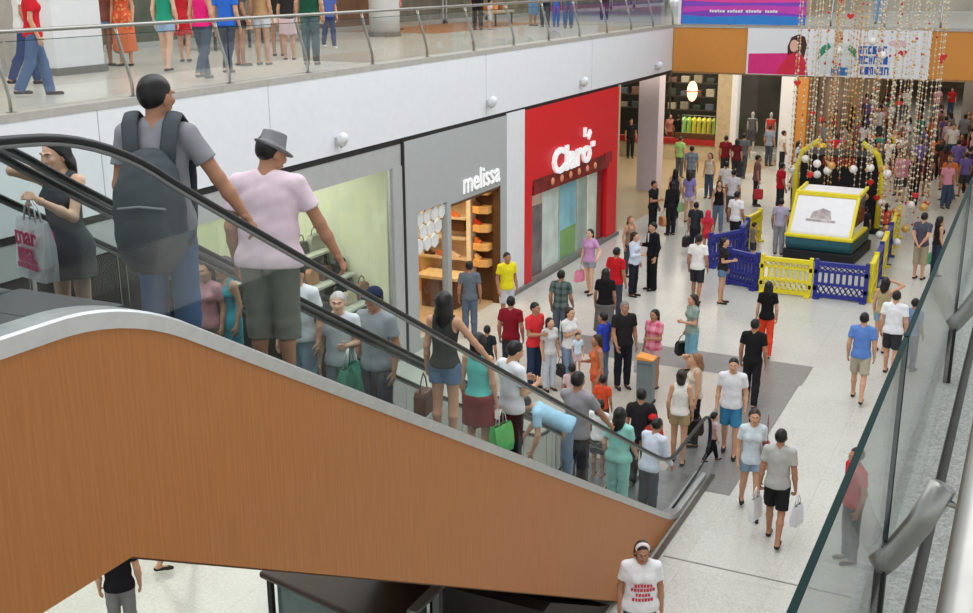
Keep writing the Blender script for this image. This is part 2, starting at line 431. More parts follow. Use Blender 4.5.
        for sd, S, E_, W_, cu in arms:
            d = W_-E_; d /= np.linalg.norm(d); sx = V3(sd, 0, 0); pn = -sx+(sx@d)*d     # palm faces the thigh
            if np.linalg.norm(pn) < .3: pn = V3(0, 0, -1)-(V3(0, 0, -1)@d)*d
            pn /= np.linalg.norm(pn); wd = np.cross(d, pn)
            if wd[1]+wd[2]*.3 < 0: wd = -wd                                          # thumb side points forward
            k = s*(.9 if f else 1)
            kn = W_+d*.085*k
            for i in range(4): fv.cap(W_+wd*(i-1.5)*.012*k, kn+wd*(1.5-i)*.020*k, .016*k, .013*k, .012)
            for i, ln in enumerate((.072, .080, .074, .058)):
                p0 = kn+wd*(1.5-i)*.020*k; q = cu*.55
                d1 = d*cos(q)+pn*sin(q); d2 = d*cos(q*2.2)+pn*sin(q*2.2)
                p1 = p0+d1*ln*.5*k; p2 = p1+d2*ln*.5*k
                fv.cap(p0, p1, .0098*k, .009*k, .004).cap(p1, p2, .009*k, .0075*k, .004)
            t0 = W_+d*.03*k+wd*.022*k; t1 = t0+(d*.55+wd*.75+pn*.3)*.045*k; t2 = t1+(d*.8+wd*.25+pn*.5)*.034*k
            fv.cap(t0, t1, .015*k, .011*k, .006).cap(t1, t2, .011*k, .009*k, .004)
            fv.cap(E_*.15+W_*.85, W_+d*.02*k, .026*s, .021*k, .012)
        pt.append(b.mesh(vox)); pt.append(hv.mesh(.0065 if lod == 0 else (.0085 if lod == 1 else .014)))
        if lod < 2: pt.append(fv.mesh(.0050 if lod == 0 else .0062))
        parts['body'] = np_mesh('person', pt)
        # shirt / dress
        e = .016*s+(0.004 if lod == 2 else 0)
        kind = top[0]
        if kind != 'none':
            t = Vol(); t.amp = .0015*s if lod < 2 else 0
            fl = 1.12 if not f else 1.0
            t.ell(T(0, 0, .345), V3(.150*fx*m, .103, .16)*s+e, .06*s, RT).ell(T(0, 0, .15), V3(.126*fx*fl, .092*(.6+.4*fat)*fl, .14)*s+e, .07*s, RT)
            t.ell(T(0, -.004, -.03), V3(.160*fx*(1.02 if f else 1), .116, .15)*s+e*1.35, .05*s, RT)
            if f:
                for sd in (-1, 1): t.ell(T(sd*.062, .085, .335), V3(.05, .045, .05)*s+e*.7, .04*s)
            strap = kind in ('tank', 'dress')
            for sd in (-1, 1): t.cap(T(sd*.05, -.012, .485), T(sd*sw*(.62 if strap else .9), -.01, .462 if strap else .450), .042*s+e, .046*s+e, .045*s)
            sl = {'tank': 0, 'dress': 0, 'long': 2, 'suit': 2}.get(kind, .62)
            for sd, S, E_, W_, cu in arms:
                am = .92 if f else 1.03
                if sl == 2: t.cap(S, E_, .050*s*am+e, .040*s*am+e, .04*s).cap(E_, E_*.08+W_*.92, .040*s*am+e, .030*s*am+e*.8, .02*s, True)
                elif sl: t.cap(S+V3(0, 0, -.005*s), S+(E_-S)*sl, .046*s*am+e*.8, .047*s*am+e*.9, .03*s, True)
            hem = {'tank': -.03, 'suit': -.16, 'long': -.08, 'dress': -.2}.get(kind, -.075)
            if kind == 'dress':
                for sd, hip, knee, ank, fa in legs: t.cap(hip, hip*.48+knee*.52, .095*s+e, .105*s+e, .09*s, True)
                hem = -.36
            t.cut(T(0, 0, hem), RT@V3(0, 0, -1))
            t.sub(T(0, .03, .60 if not strap else .56), V3(.082, .090, .105)*s, 0, RT)
            if strap:
                for sd in (-1, 1): t.sub(T(sd*(sw+.035), 0, .43), V3(.085, .14, .12)*s, .01, RT)
                t.sub(T(0, .10, .50), V3(.08, .09, .09)*s, .01, RT)
            parts['shirt'] = np_mesh('shirt', [t.mesh(vox)])
        # trousers, shorts, skirt
        kind = bot[0]
        if kind != 'none':
            t = Vol(); t.amp = .002*s if lod < 2 else 0; e2 = e*.8
            t.ell(T(0, -.005, -.005), V3(.150*fx, .107, .108)*s+e2, .04*s, RT).ell(T(0, 0, .08), V3(.128*fx, .092*(.6+.4*fat), .09)*s+e2, .05*s, RT)
            for sd, hip, knee, ank, fa in legs:
                lm = (1.04 if f else 1.0)*(.5+.5*fat); h0 = hip+V3(0, -.005*s, -.01)
                if kind == 'jeans':
                    md_ = knee*.66+ank*.34+V3(0, -.012*s, 0); t.cap(h0, knee, .080*s*lm+e2, .061*s+e2, .03*s).cap(knee, md_, .061*s+e2, .060*s+e2, .02*s).cap(md_, ank+V3(0, 0, -.02*s), .060*s+e2, .046*s+e2, .02*s, True)
                elif kind == 'slacks':
                    t.cap(h0, knee, .084*s*lm+e2, .066*s+e2, .03*s).cap(knee, ank+V3(0, 0, -.035*s), .066*s+e2, .064*s+e2, .02*s, True)
                elif kind == 'shorts': t.cap(h0, h0+(knee-h0)*(.42 if f else .86), .084*s*lm+e2, (.080 if f else .073)*s+e2*1.3, .03*s, True)
                elif kind == 'long_shorts':
                    t.cap(h0, knee, .086*s*lm+e2, .070*s+e2, .03*s).cap(knee, knee*.75+ank*.25, .070*s+e2, .072*s+e2, .03*s, True)
                elif kind == 'skirt': t.cap(h0, h0+(knee-h0)*.8, .095*s*lm+e2, .10*s+e2*1.3, .10*s, True)
                elif kind == 'long_skirt': t.cap(h0, knee*.5+ank*.5, .095*s*lm+e2, .13*s+e2*1.3, .12*s, True)
            t.cut(T(0, 0, {'tank': .02, 'none': .09}.get(top[0], -.03)), RT@V3(0, 0, 1))
            parts[{'jeans': 'trousers', 'slacks': 'trousers', 'shorts': 'shorts', 'long_shorts': 'shorts'}.get(kind, 'skirt')] = np_mesh('trousers', [t.mesh(vox)])
        # hair
        hk = hair[0]
        if hk != 'none':
            g = Vol(); hx = vox if lod else .008
            g.amp = .002 if lod < 2 else 0
            g.ell(H(0, -.020, .030), V3(.081, .098, .090)*hs, .02, RH)
            if hk == 'short': g.ell(H(0, -.044, -.008), V3(.073, .062, .062)*hs, .03, RH).cut(H(0, .062, .056), RH@V3(0, .74, -.67), .008)
            else:
                lo_ = {'bob': -.15, 'long': -.33, 'vlong': -.46, 'tail': -.10, 'bun': -.08}[hk]
                g.cap(H(0, -.045, 0), H(0, -.075, max(lo_, -.12)), .088*hs, .075*hs, .03)
                g.cut(H(0, .058, .060), RH@V3(0, .80, -.55), .008)
                if hk in ('long', 'vlong', 'bob'):
                    g2 = [(H(sd*.062, .0, .0), H(sd*.070, -.03, max(lo_, -.22)), .034*hs, .026*hs, .03) for sd in (-1, 1)]
                    bk = H(0, -.075, -.10); end = bk+RT@V3(0, -.035*s, lo_*hs+.08*s)
                    if hk != 'bob': g2.append((bk, end, .066*hs, .050*hs, .04)); 
                    if hk != 'bob':
                        for sd in (-1, 1): g2.append((H(sd*.055, -.05, -.10), end+RT@V3(sd*.045*s, .01*s, .02*s), .045*hs, .035*hs, .04))
                    for q in g2: g.cap(*q)
                if hk == 'tail': g.cap(H(0, -.11, .03), H(0, -.15, -.20), .034*hs, .022*hs, .03)
                if hk == 'bun': g.ell(H(0, -.11, .06), V3(.05, .05, .05)*hs, .02)
                g.sub(H(0, .085, -.03), V3(.056, .075, .085)*hs, .012, RH)
            parts['hair'] = np_mesh('hair', [g.mesh(hx)])
        if hat:
            g = Vol()
            if hat[0] == 'fedora':
                g.cap(H(0, -.016, .030), H(0, -.018, .128), .094*hs, .080*hs, .02, True, (.95, 1.12, 1)).ell(H(0, .002, .030), V3(.112, .140, .012)*hs, .015, RH@rotx(-.13)).cut(H(0, 0, .014), RH@V3(0, -.13, -1))
                g.sub(H(0, -.02, .145), V3(.020, .07, .020)*hs, .02, RH)
            elif hat[0] == 'cap':
                g.ell(H(0, -.016, .040), V3(.086, .104, .092)*hs, .02, RH).ell(H(0, .115, .040), V3(.07, .075, .010)*hs, .012, RH@rotx(-.15)).cut(H(0, 0, .030), RH@V3(0, .0, -1))
            elif hat[0] == 'band':
                g.ell(H(0, -.020, .040), V3(.086, .104, .088)*hs, .02, RH).cut(H(0, .034, 0), RH@V3(0, 1, 0)).cut(H(0, -.006, 0), RH@V3(0, -1, 0)).cut(H(0, 0, .02), RH@V3(0, 0, -1))
            elif hat[0] == 'scarf':
                g.ell(H(0, -.020, .035), V3(.088, .106, .096)*hs, .02, RH).cap(H(0, -.06, -.02), H(0, -.09, -.22), .088*hs, .10*hs, .04).sub(H(0, .085, -.03), V3(.056, .075, .09)*hs, .012, RH)
            parts['hat'] = np_mesh('hat', [g.mesh(.008 if lod == 0 else .011)])
        for sd, hip, knee, ank, fa in legs:
            g = Vol(); g.cap(ank+V3(0, -.038*s, -.044*s), ank+V3(0, .11*s, -.052*s), .038*s, .034*s, .02*s).cap(ank+V3(0, .10*s, -.054*s), ank+V3(sd*.01*s, .165*s, -.058*s), .036*s, .026*s, .02*s)
            g.cut(V3(0, 0, .002), V3(0, 0, -1)) if not walk else g.cut(ank+V3(0, 0, -.079*s), V3(0, 0, -1))
            g.cut(ank+V3(0, 0, -.028*s), V3(0, 0, 1))
            parts['shoe%d' % sd] = np_mesh('shoe', [g.mesh(max(vox*.8, .011))])
        if key is not None: FAR[key] = parts
    else: parts = FAR[key]
    root = mobj('person', parts['body'], SKIN[skin])
    root.location = pos; root.rotation_euler = (0, 0, radians(yaw))
    tag(root, label, 'person', group)
    for nm, me in parts.items():
        if nm == 'body': continue
        if nm == 'shirt': c = top[1]; n2 = {'dress': 'dress', 'suit': 'jacket'}.get(top[0], 'shirt')
        elif nm in ('trousers', 'shorts', 'skirt'): c = bot[1]; n2 = nm
        elif nm == 'hair': c = HAIRC[hair[1]]; n2 = 'hair'
        elif nm == 'hat': c = hat[1]; n2 = {'fedora': 'hat', 'cap': 'cap', 'band': 'hair_band', 'scarf': 'headscarf'}[hat[0]]
        else: c = shoe; n2 = 'shoe'
        if nm == 'shirt' and pat: mm = pattern_mat('cloth_'+pat[0], pat[0], tuple(c), tuple(pat[1]), pat[2] if len(pat) > 2 else 30)
        elif nm == 'hair': mm = mat('hair', c, 0.45, var=0.25, scale=40, stretch=(1, 1, .2))
        else: mm = mat('cloth', c, 0.85, var=0.07, scale=14, spec=0.2)
        mobj(n2, me, mm, root)
    if face:
        def place(nm, mb, m): 
            o = mb.build(nm, m, root, smooth=True); return o
        Hf = lambda x, y, z: tuple(H(x, y, z))
        for sd in (-1, 1):
            mb = MB(); mb.ball(Hf(sd*.031, .0795, .008), .0100*hs, 10, 8); mb.mi = 1; mb.ball(Hf(sd*.031, .0855, .008), .0060*hs, 8, 6)
            place('eye', mb, [mat('eye_white', (225, 220, 214), .3), mat('iris', (40, 26, 18), .2)])
            mb = MB().tube([Hf(sd*.014, .0985, .026), Hf(sd*.030, .0965, .031), Hf(sd*.047, .084, .027)], .0045*hs, 6)
            place('eyebrow', mb, mat('hair', HAIRC['k'], 0.45, var=0.25, scale=40, stretch=(1, 1, .2)))
        mb = MB().tube([Hf(-.022, .088, -.062), Hf(-.009, .0945, -.0605), Hf(.009, .0945, -.0605), Hf(.022, .088, -.062)], .0050*hs, 6)
        place('mouth', mb, mat('lips', (160, 84, 78), .5))
    root['_hand_l'] = 0
    del root['_hand_l']
    Rz = rotz(radians(yaw)); 
    return root, [tuple(np.array(pos)+Rz@(a[3]+(a[3]-a[2])/np.linalg.norm(a[3]-a[2])*.08*s)) for a in arms], {k: tuple(np.array(pos)+Rz@q) for k, q in (('shoulder_l', arms[0][1]), ('shoulder_r', arms[1][1]), ('back', T(0, -.12, .30)), ('chest', T(0, .13, .33)), ('hip_r', T(.20, 0, .0)), ('hip_l', T(-.20, 0, .0)))}

def shopping_bag(hand, size, color, label, yaw=0, handle=(230, 230, 230), drop=0.16, mark=None, cat='shopping bag', name='shopping_bag', group=None, rough=.5):
    """a soft carrier: flared sides, gusset folds, open top, two loop handles; hangs from hand"""
    wd, dp, ht = size
    t = empty(name, label, cat, (hand[0], hand[1], hand[2]-drop-ht), group); t.rotation_euler = (0, 0, radians(yaw))
    mb = MB(); n = 8; rows = [(0, .90, .9), (.25, 1.0, 1.05), (.6, 1.0, .85), (.85, .96, .6), (1, .92, .42)]; vs = []; fs = []
    for z, a, d in rows:
        for i in range(n*2):
            an = 2*pi*i/(n*2); cx, cy = cos(an), sin(an)
            q = max(abs(cx)*1.0, abs(cy)*1.0)
            x, y = cx/q*wd/2*a, cy/q*dp/2*d
            if abs(cx) > .9: x *= .92
            vs.append((x, y+.006*sin(9*z+3*i), z*ht))
    N = n*2
    for r in range(len(rows)-1): fs += [(r*N+i, r*N+(i+1) % N, (r+1)*N+(i+1) % N, (r+1)*N+i) for i in range(N)]
    fs.append(tuple(range(N))[::-1]); mb.add(vs, fs)
    b = mb.build('bag_body', mat('bag', color, rough, var=.06), t, smooth=False)
    so = b.modifiers.new('thick', 'SOLIDIFY'); so.thickness = .004
    for sy in (-1, 1):
        y = sy*dp*.2
        MB().tube([(-wd*.22, y, ht*.97), (-wd*.16, y*.6, ht+drop*.6), (0, y*.15, ht+drop), (wd*.16, y*.6, ht+drop*.6), (wd*.22, y, ht*.97)], .006, 6).build('handle', mat('bag_handle', handle, .6), t, smooth=True)
    if mark: mark(t, wd, dp, ht)
    return t
def shoulder_bag(p, size, color, label, yaw=0, strap=.45, cat='handbag', name='handbag', group=None):
    wd, dp, ht = size
    t = empty(name, label, cat, p, group); t.rotation_euler = (0, 0, radians(yaw))
    mb = MB(); mb.prism([(-wd*.42, 0), (wd*.42, 0), (wd*.5, ht*.25), (wd*.46, ht*.8), (wd*.36, ht), (-wd*.36, ht), (-wd*.46, ht*.8), (-wd*.5, ht*.25)], -dp/2, dp/2, 'y')
    mb.build('bag_body', mat('leather', color, .45), t, bevel=min(.02, dp*.25))
    MB().tube([(-wd*.36, 0, ht*.95), (-wd*.22, 0, ht+strap*.6), (0, 0, ht+strap), (wd*.22, 0, ht+strap*.6), (wd*.36, 0, ht*.95)], .012, 6, ry=.005).build('strap', mat('leather', color, .45), t, smooth=True)
    MB().box((-wd*.4, -dp*.52, ht*.72), (wd*.4, dp*.52, ht*.76)).build('zip_band', mat('leather_dark', tuple(int(c*.6) for c in color), .5), t)
    return t

# ------------------------------------------------------------------ surfaces of the building
def terrazzo(name, base, dark, joint, tile=1.2, rough=.22, fleck=45):
    m = bpy.data.materials.new(name); m.use_nodes = True; nt = m.node_tree; b = nt.nodes['Principled BSDF']
    tc = nt.nodes.new('ShaderNodeTexCoord')
    vo = nt.nodes.new('ShaderNodeTexVoronoi'); vo.inputs['Scale'].default_value = fleck
    n1 = nt.nodes.new('ShaderNodeTexNoise'); n1.inputs['Scale'].default_value = .9; n1.inputs['Detail'].default_value = 5
    br = nt.nodes.new('ShaderNodeTexBrick'); br.offset = 0; br.inputs['Scale'].default_value = 1/tile
    br.inputs['Mortar Size'].default_value = .006; br.inputs['Brick Width'].default_value = 1; br.inputs['Row Height'].default_value = 1
    br.inputs['Color1'].default_value = (1, 1, 1, 1); br.inputs['Color2'].default_value = (.955, .955, .95, 1); br.inputs['Mortar'].default_value = (*[joint]*3, 1)
    for n in (vo, n1, br): nt.links.new(tc.outputs['Object'], n.inputs['Vector'])
    m1 = nt.nodes.new('ShaderNodeMix'); m1.data_type = 'RGBA'; m1.inputs['A'].default_value = (*lin(base), 1); m1.inputs['B'].default_value = (*lin(dark), 1)
    ad = nt.nodes.new('ShaderNodeMath'); ad.operation = 'MULTIPLY'; nt.links.new(vo.outputs['Color'], ad.inputs[0]); nt.links.new(n1.outputs[0], ad.inputs[1])
    nt.links.new(ad.outputs[0], m1.inputs['Factor'])
    m2 = nt.nodes.new('ShaderNodeMix'); m2.data_type = 'RGBA'; m2.blend_type = 'MULTIPLY'; m2.inputs['Factor'].default_value = 1
    nt.links.new(m1.outputs['Result'], m2.inputs['A']); nt.links.new(br.outputs['Color'], m2.inputs['B']); nt.links.new(m2.outputs['Result'], b.inputs['Base Color'])
    b.inputs['Roughness'].default_value = rough; b.inputs['Specular IOR Level'].default_value = .35
    return m
FLOORM = terrazzo('floor_terrazzo', (206, 205, 197), (164, 162, 154), .86)
DARKST = terrazzo('dark_granite', (140, 138, 134), (98, 96, 94), .8, .8, .3)
LANDM = terrazzo('beige_stone', (196, 188, 176), (160, 150, 138), .85, .8, .3)
WARMST = terrazzo('warm_lit_stone', (186, 166, 132), (150, 132, 100), .9, .9, .3)
GRANITE = terrazzo('speckled_granite', (196, 196, 188), (40, 40, 40), .8, 3, .6, 130)
def grain(name, c1, c2):
    m = bpy.data.materials.new(name); m.use_nodes = True; nt = m.node_tree; b = nt.nodes['Principled BSDF']
    tc = nt.nodes.new('ShaderNodeTexCoord'); mp = nt.nodes.new('ShaderNodeMapping'); mp.inputs['Scale'].default_value = (30, 30, 1.2)
    nz = nt.nodes.new('ShaderNodeTexNoise'); nz.inputs['Scale'].default_value = 2; nz.inputs['Detail'].default_value = 6
    nt.links.new(tc.outputs['Object'], mp.inputs[0]); nt.links.new(mp.outputs[0], nz.inputs[0])
    cr = nt.nodes.new('ShaderNodeValToRGB'); cr.color_ramp.elements[0].color = (*lin(c1), 1); cr.color_ramp.elements[1].color = (*lin(c2), 1)
    cr.color_ramp.elements[0].position = .3; cr.color_ramp.elements[1].position = .7
    nt.links.new(nz.outputs[0], cr.inputs[0]); nt.links.new(cr.outputs[0], b.inputs['Base Color']); b.inputs['Roughness'].default_value = .45
    return m
WOOD = grain('orange_wood', (168, 104, 48), (184, 118, 58))
ORANGE = mat('orange_panel', (206, 138, 62), .5, var=.02)

struct(box('floor', (-26, -6, -.2), (5, 100, 0), FLOORM))
struct(MB().box((-9.2, 20.9, 0), (-3.5, 22.1, .004)).box((-4.7, 15.6, 0), (-3.55, 20.9, .004)).build('floor_trim_1', DARKST))
struct(box('floor_trim_2', (-9.2, 14.5, 0), (-4.7, 20.9, .003), LANDM))
struct(MB().prism([(-11.3, 32.2), (-11.3, 39), (-9.6, 47), (-9.6, 49), (-24, 49), (-24, 32.2)], 0, .004, 'z').build('floor_trim_3', WARMST))  # tan colour carries the warm, dim light under the bridge
# left gallery: slab, fascia, shop ceiling line, back wall
struct(box('ceiling_left', (-22, -6, 4.72), (-11.32, 37, 5.92), mat('gallery_slab', (150, 150, 148), .8)))
struct(MB().prism([(-11.32, 4.62), (-11.2, 4.55), (-11.2, 5.93), (-11.26, 6.0), (-11.36, 6.0), (-11.36, 4.72)], -6, 36.98, 'y').build('wall_left', WHITE))
struct(box('trim_1', (-11.34, -6, 4.44), (-11.22, 36.9, 4.56), DARKMETAL))
mb = MB()
for y in (11.2, 14.92, 22.9, 29.5): mb.box((-11.2, y-.006, 4.58), (-11.196, y+.006, 5.92))
struct(mb.build('trim_2', mat('panel_joint', (176, 178, 180), .7)))
struct(box('trim_3', (-11.6, -6, 5.92), (-11.19, 37, 6.02), mat('slab_edge', (172, 168, 160), .5)))
struct(box('floor_upper_left', (-22, -6, 5.92), (-11.6, 37, 6.005), terrazzo('gallery_floor', (206, 202, 192), (170, 166, 158), .86)))
struct(box('floor_upper_left', (-24, 37, 5.92), (-11.6, 62, 6.005), LANDM))
struct(box('wall_upper_left', (-19.4, -6, 6), (-19.1, 62, 10.5), mat('shop_wall', (150, 146, 134), .8)))
struct(box('ceiling_upper_left', (-20, -6, 10.4), (-11.2, 62, 10.7), WHITE))
struct(box('wall_back_left', (-22.2, -6, 0), (-22, 62, 6), mat('shop_back_wall', (168, 160, 140), .8)))
# columns on the gallery
struct(MB().box((-15.5, 14.2, 6.12), (-15.0, 15.3, 10.4)).build('column_1', WHITE))
struct(MB().box((-15.54, 14.16, 6), (-14.96, 15.34, 6.13)).build('baseboard_1', mat('grey_base', (120, 118, 114), .6)))
struct(box('column_2', (-15.85, 13.8, 6), (-15.45, 14.8, 10.4), mat('shaded_pier', (168, 164, 158), .7)))  # grey colour stands in for the shaded front face of the white column
struct(MB().lathe([(.42, 0), (.42, 4.3)], (-16.5, 27.4, 6.12), 28).build('column_3', WHITE, smooth=True))
struct(MB().lathe([(.46, 0), (.46, .13)], (-16.5, 27.4, 6), 28).build('baseboard_2', mat('grey_base', (120, 118, 114), .6)))

# gallery shops, seen only up to knee height above the gallery floor
shopcols = [(96, 100, 84), (120, 110, 90), (86, 92, 80), (130, 120, 104), (112, 84, 66), (100, 96, 88)]
yy = 10.5; k = 0
while yy < 60:
    w_ = [3.6, 4.4, 3.2, 5.0][k % 4]
    t = empty('shop_window', 'dark %s shop window at the back of the upper gallery, number %d bay from the white pier' % (['green', 'brown', 'olive', 'grey', 'reddish', 'taupe'][k % 6], k+1), 'shop window', (-19.05, yy+w_/2, 6))
    t['label'] = ['upper gallery shop window with %s panes', 'wide upper gallery display window tinted %s'][k % 2] % ['green', 'brown', 'olive', 'pale grey', 'reddish', 'taupe'][k % 6] + [' behind the white square pier', ' behind the orange dress', ' behind the pink top', ' behind the legs by the second post', ' beside the round column', ' past the round column', ' behind the black trousers', ' behind the pushchair', ' at the far end', ' farthest of all', ' by the end wall', ' deep', ' deepest'][min(k, 12)]
    wpart(MB().box((-19.05, yy+.1, 6.15), (-19.02, yy+w_-.1, 9)), 'display_pane', mat('display', shopcols[k % 6], .25, var=.35, scale=1.4), t)
    wpart(MB().box((-19.1, yy, 6), (-18.95, yy+.1, 9.1)).box((-19.1, yy+w_-.1, 6), (-18.95, yy+w_, 9.1)).box((-19.1, yy, 6), (-18.95, yy+w_, 6.15)).box((-19.1, yy, 9), (-18.95, yy+w_, 9.1)), 'frame', ALU, t)
    yy += w_+.15; k += 1
# low display tables on the gallery with goods
def crate_stand(y, x, cols, label, grp):
    t = empty('display_stand', label, 'display stand', (x, y, 6.0))
    wpart(MB().box((x-.45, y-.7, 6.42), (x+.45, y+.7, 6.5)), 'shelf_top', mat('stand_board', (196, 176, 146), .6), t, .01)
    for sx in (-.38, .38):
        for sy in (-.62, .62): wpart(MB().box((x+sx-.025, y+sy-.025, 6.0), (x+sx+.025, y+sy+.025, 6.42)), 'leg', DARKMETAL, t)
    for i, c in enumerate(cols):
        yy_ = y-.55+1.1*i/max(1, len(cols)-1)
        o = MB().box((x-.22, yy_-.10, 6.5), (x+.22, yy_+.10, 6.66+.05*(i % 3))).build('gift_box', mat('carton', c, .6), None, .012)
        tag(o, '%s gift box on the %s' % (['first', 'second', 'third', 'fourth', 'fifth'][i]+' from the left', grp), 'box', 'boxes on the '+grp)
crate_stand(21.2, -17.2, [(206, 60, 48), (230, 220, 210), (214, 96, 70), (226, 190, 160), (190, 44, 44)], 'low gallery table of red and white boxes behind the blue top', 'red and white gallery table')
crate_stand(25.0, -17.4, [(212, 160, 90), (190, 120, 60), (226, 200, 170), (200, 90, 60)], 'low gallery table of tan boxes left of the round column', 'tan gallery table')
crate_stand(24.0, -18.0, [(240, 226, 200), (206, 150, 110), (220, 208, 190)], 'low gallery table of cream boxes behind the blue-top woman', 'cream gallery table')
crate_stand(34.5, -16.6, [(170, 100, 50), (214, 150, 90), (130, 80, 50), (200, 170, 120)], 'low gallery table of brown boxes past the black trousers', 'brown gallery table')
struct(box('floor_trim_4', (-18.9, 29.2, 6.0), (-15.8, 37, 6.012), mat('gallery_wood', (170, 116, 78), .4)))

# ------------------------------------------------------------------ glass balustrades
def balustrade(name, label, axis, c, a0, a1, inward, z=6.0, posts=None, hr=.028):
    """axis 'y': runs along Y at x=c; axis 'x': runs along X at y=c. inward: side the curved posts lean to"""
    P = (lambda a, o, zz: (c+o, a, zz)) if axis == 'y' else (lambda a, o, zz: (a, c+o, zz))
    t = empty(name, label, 'balustrade', P((a0+a1)/2, 0, z))
    s = inward
    wpart(MB().tube([P(a0, s*.22, z+.97), P((a0+a1)/2, s*.22, z+.97), P(a1, s*.22, z+.97)], hr, 14), 'handrail', STEEL, t, smooth=True)
    posts = posts or [a0+i*2.1 for i in range(int((a1-a0)/2.1)+1)]
    for a in posts:
        pr = [(s*.0, z+.0), (s*.005, z+.2), (s*.06, z+.42), (s*.13, z+.62), (s*.19, z+.83), (s*.215, z+.95)]
        wpart(MB().tube([P(a, o, zz) for o, zz in pr], .030 if axis == 'y' else .030, 10, ry=.012), 'post', STEEL, t, smooth=True)
        wpart(MB().box(P(a-.05, -.03, z), P(a+.05, .05, z+.03)), 'base_plate', STEEL, t)
    for i in range(len(posts)-1):
        g = wpart(MB().box(P(posts[i]+.02, -.006-s*.02, z+.05), P(posts[i+1]-.02, .006-s*.02, z+.86)), 'glass_panel', GLASS, t)
        e = MB().box(P(posts[i]+.02, -.007-s*.02, z+.86), P(posts[i+1]-.02, .007-s*.02, z+.868)).build('glass_edge', GEDGE); e.parent = g
    return t
balustrade('glass_balustrade', 'long glass balustrade with curved steel posts along the left upper gallery edge', 'y', -11.3, 5.7, 37.2, -1)
# the bridge across the far end
struct(MB().box((-11.19, 37, 4.5), (4, 37.3, 6.0)).build('wall_bridge', ORANGE))
struct(box('trim_4', (-11.19, 36.97, 5.93), (4, 37.35, 6.03), mat('slab_edge', (172, 168, 160), .5)))
struct(box('trim_5', (-11.19, 36.98, 4.46), (4, 37.3, 4.52), mat('orange_edge', (150, 110, 70), .5)))
struct(box('ceiling_bridge', (-22, 37.3, 4.55), (5, 84, 5.92), mat('soffit', (205, 200, 190), .8)))
struct(box('floor_bridge', (-11.6, 37.3, 5.92), (5, 49, 6.005), LANDM))
struct(box('wall_upper_far', (-11.6, 54, 6), (5, 54.3, 10.5), mat('upper_far_wall', (196, 186, 170), .8, var=.15, scale=.5)))
balustrade('glass_balustrade', 'glass balustrade along the top of the far orange bridge', 'x', 37.1, -11.0, 1.8, 1, posts=[-11.0+1.6*i for i in range(9)])

# banners on the bridge
def banner(y, x0, x1, z0, z1, name, label):
    t = empty(name, label, 'banner', ((x0+x1)/2, y, z0)); return t
t = banner(36.93, -11.0, -6.95, 6.05, 7.15, 'railing_banner', 'purple, magenta and blue banner tied to the far bridge railing')
wpart(MB().box((-11.0, 36.93, 6.05), (-6.95, 36.95, 7.15)), 'banner_sheet', mat('banner_purple', (128, 70, 190), .6, var=.1, scale=1.2), t)
def strip(poly, nm, c, yoff): return wpart(MB().prism(poly, 36.93-yoff, 36.93-yoff+.002, 'y'), nm, mat('print', c, .6, var=.05), t)
strip([(-10.9, 6.05), (-6.95, 6.05), (-6.95, 6.30), (-8.4, 6.34), (-10.0, 6.28), (-10.9, 6.33)], 'blue_band', (46, 128, 210), .004)
strip([(-10.9, 6.42), (-9.6, 6.5), (-8.0, 6.45), (-6.95, 6.36), (-6.95, 6.62), (-8.4, 6.64), (-10.9, 6.60)], 'magenta_band', (196, 66, 176), .004)
strip([(-10.9, 6.78), (-9.2, 6.72), (-6.95, 6.74), (-6.95, 7.15), (-10.9, 7.15)], 'pink_band', (226, 70, 160), .004)
mb = MB(); x = -10.0
for i in range(26):
    wq = .045+.02*(i*7 % 3)
    if i % 7 != 6: mb.box((x, 36.925, 6.42), (x+wq, 36.927, 6.42+.07+.02*(i*5 % 3 == 0)))
    x += wq+.02
wpart(mb, 'print_line', WHITE, t)
wpart(MB().box((-11.05, 36.92, 6.02), (-10.95, 36.96, 7.15)), 'edge_strip', WHITE, t)
t = banner(36.93, -8.72, -3.2, 4.5, 5.94, 'fascia_banner', 'white banner with two people and blue lettering on the orange bridge front')
wpart(MB().box((-8.72, 36.93, 4.5), (-3.2, 36.97, 5.94)), 'banner_sheet', mat('banner_white', (226, 228, 232), .6, var=.03, scale=1), t)
strip([(-8.66, 4.52), (-6.9, 4.52), (-6.95, 4.9), (-7.15, 5.2), (-8.66, 5.15)], 'pink_block', (214, 44, 124), .004)
strip([(-7.75, 4.52), (-7.6, 4.85), (-7.42, 5.12), (-7.2, 5.22), (-6.98, 5.16), (-6.82, 4.9), (-6.75, 4.52)], 'printed_red_coat', (206, 36, 66), .008)
strip([(-7.42, 5.0), (-7.44, 5.4), (-7.34, 5.68), (-7.12, 5.78), (-6.92, 5.7), (-6.84, 5.45), (-6.9, 5.1), (-7.0, 4.9), (-7.0, 5.2), (-7.25, 5.2)], 'printed_dark_hair', (70, 36, 34), .006)
strip([(-7.24+.13*cos(a*.5236), 5.42+.19*sin(a*.5236)) for a in range(12)][::-1], 'printed_face', (226, 178, 156), .010)
strip([(-6.4, 4.6), (-6.45, 5.2), (-6.2, 5.5), (-5.95, 5.55), (-5.6, 5.5), (-5.4, 5.3), (-5.3, 4.9), (-5.5, 4.6)], 'printed_white_shirt', (206, 214, 216), .006)
strip([(-6.5, 5.0), (-6.45, 5.35), (-6.2, 5.55), (-6.1, 5.4), (-6.3, 5.2)], 'printed_green_sleeve', (30, 140, 110), .010)
strip([(-5.3, 5.0), (-5.35, 5.35), (-5.55, 5.5), (-5.6, 5.35), (-5.45, 5.2)], 'printed_green_sleeve', (30, 140, 110), .010)
strip([(-5.9+.13*cos(a*.5236), 5.7+.17*sin(a*.5236)) for a in range(12)][::-1], 'printed_face', (198, 146, 116), .010)
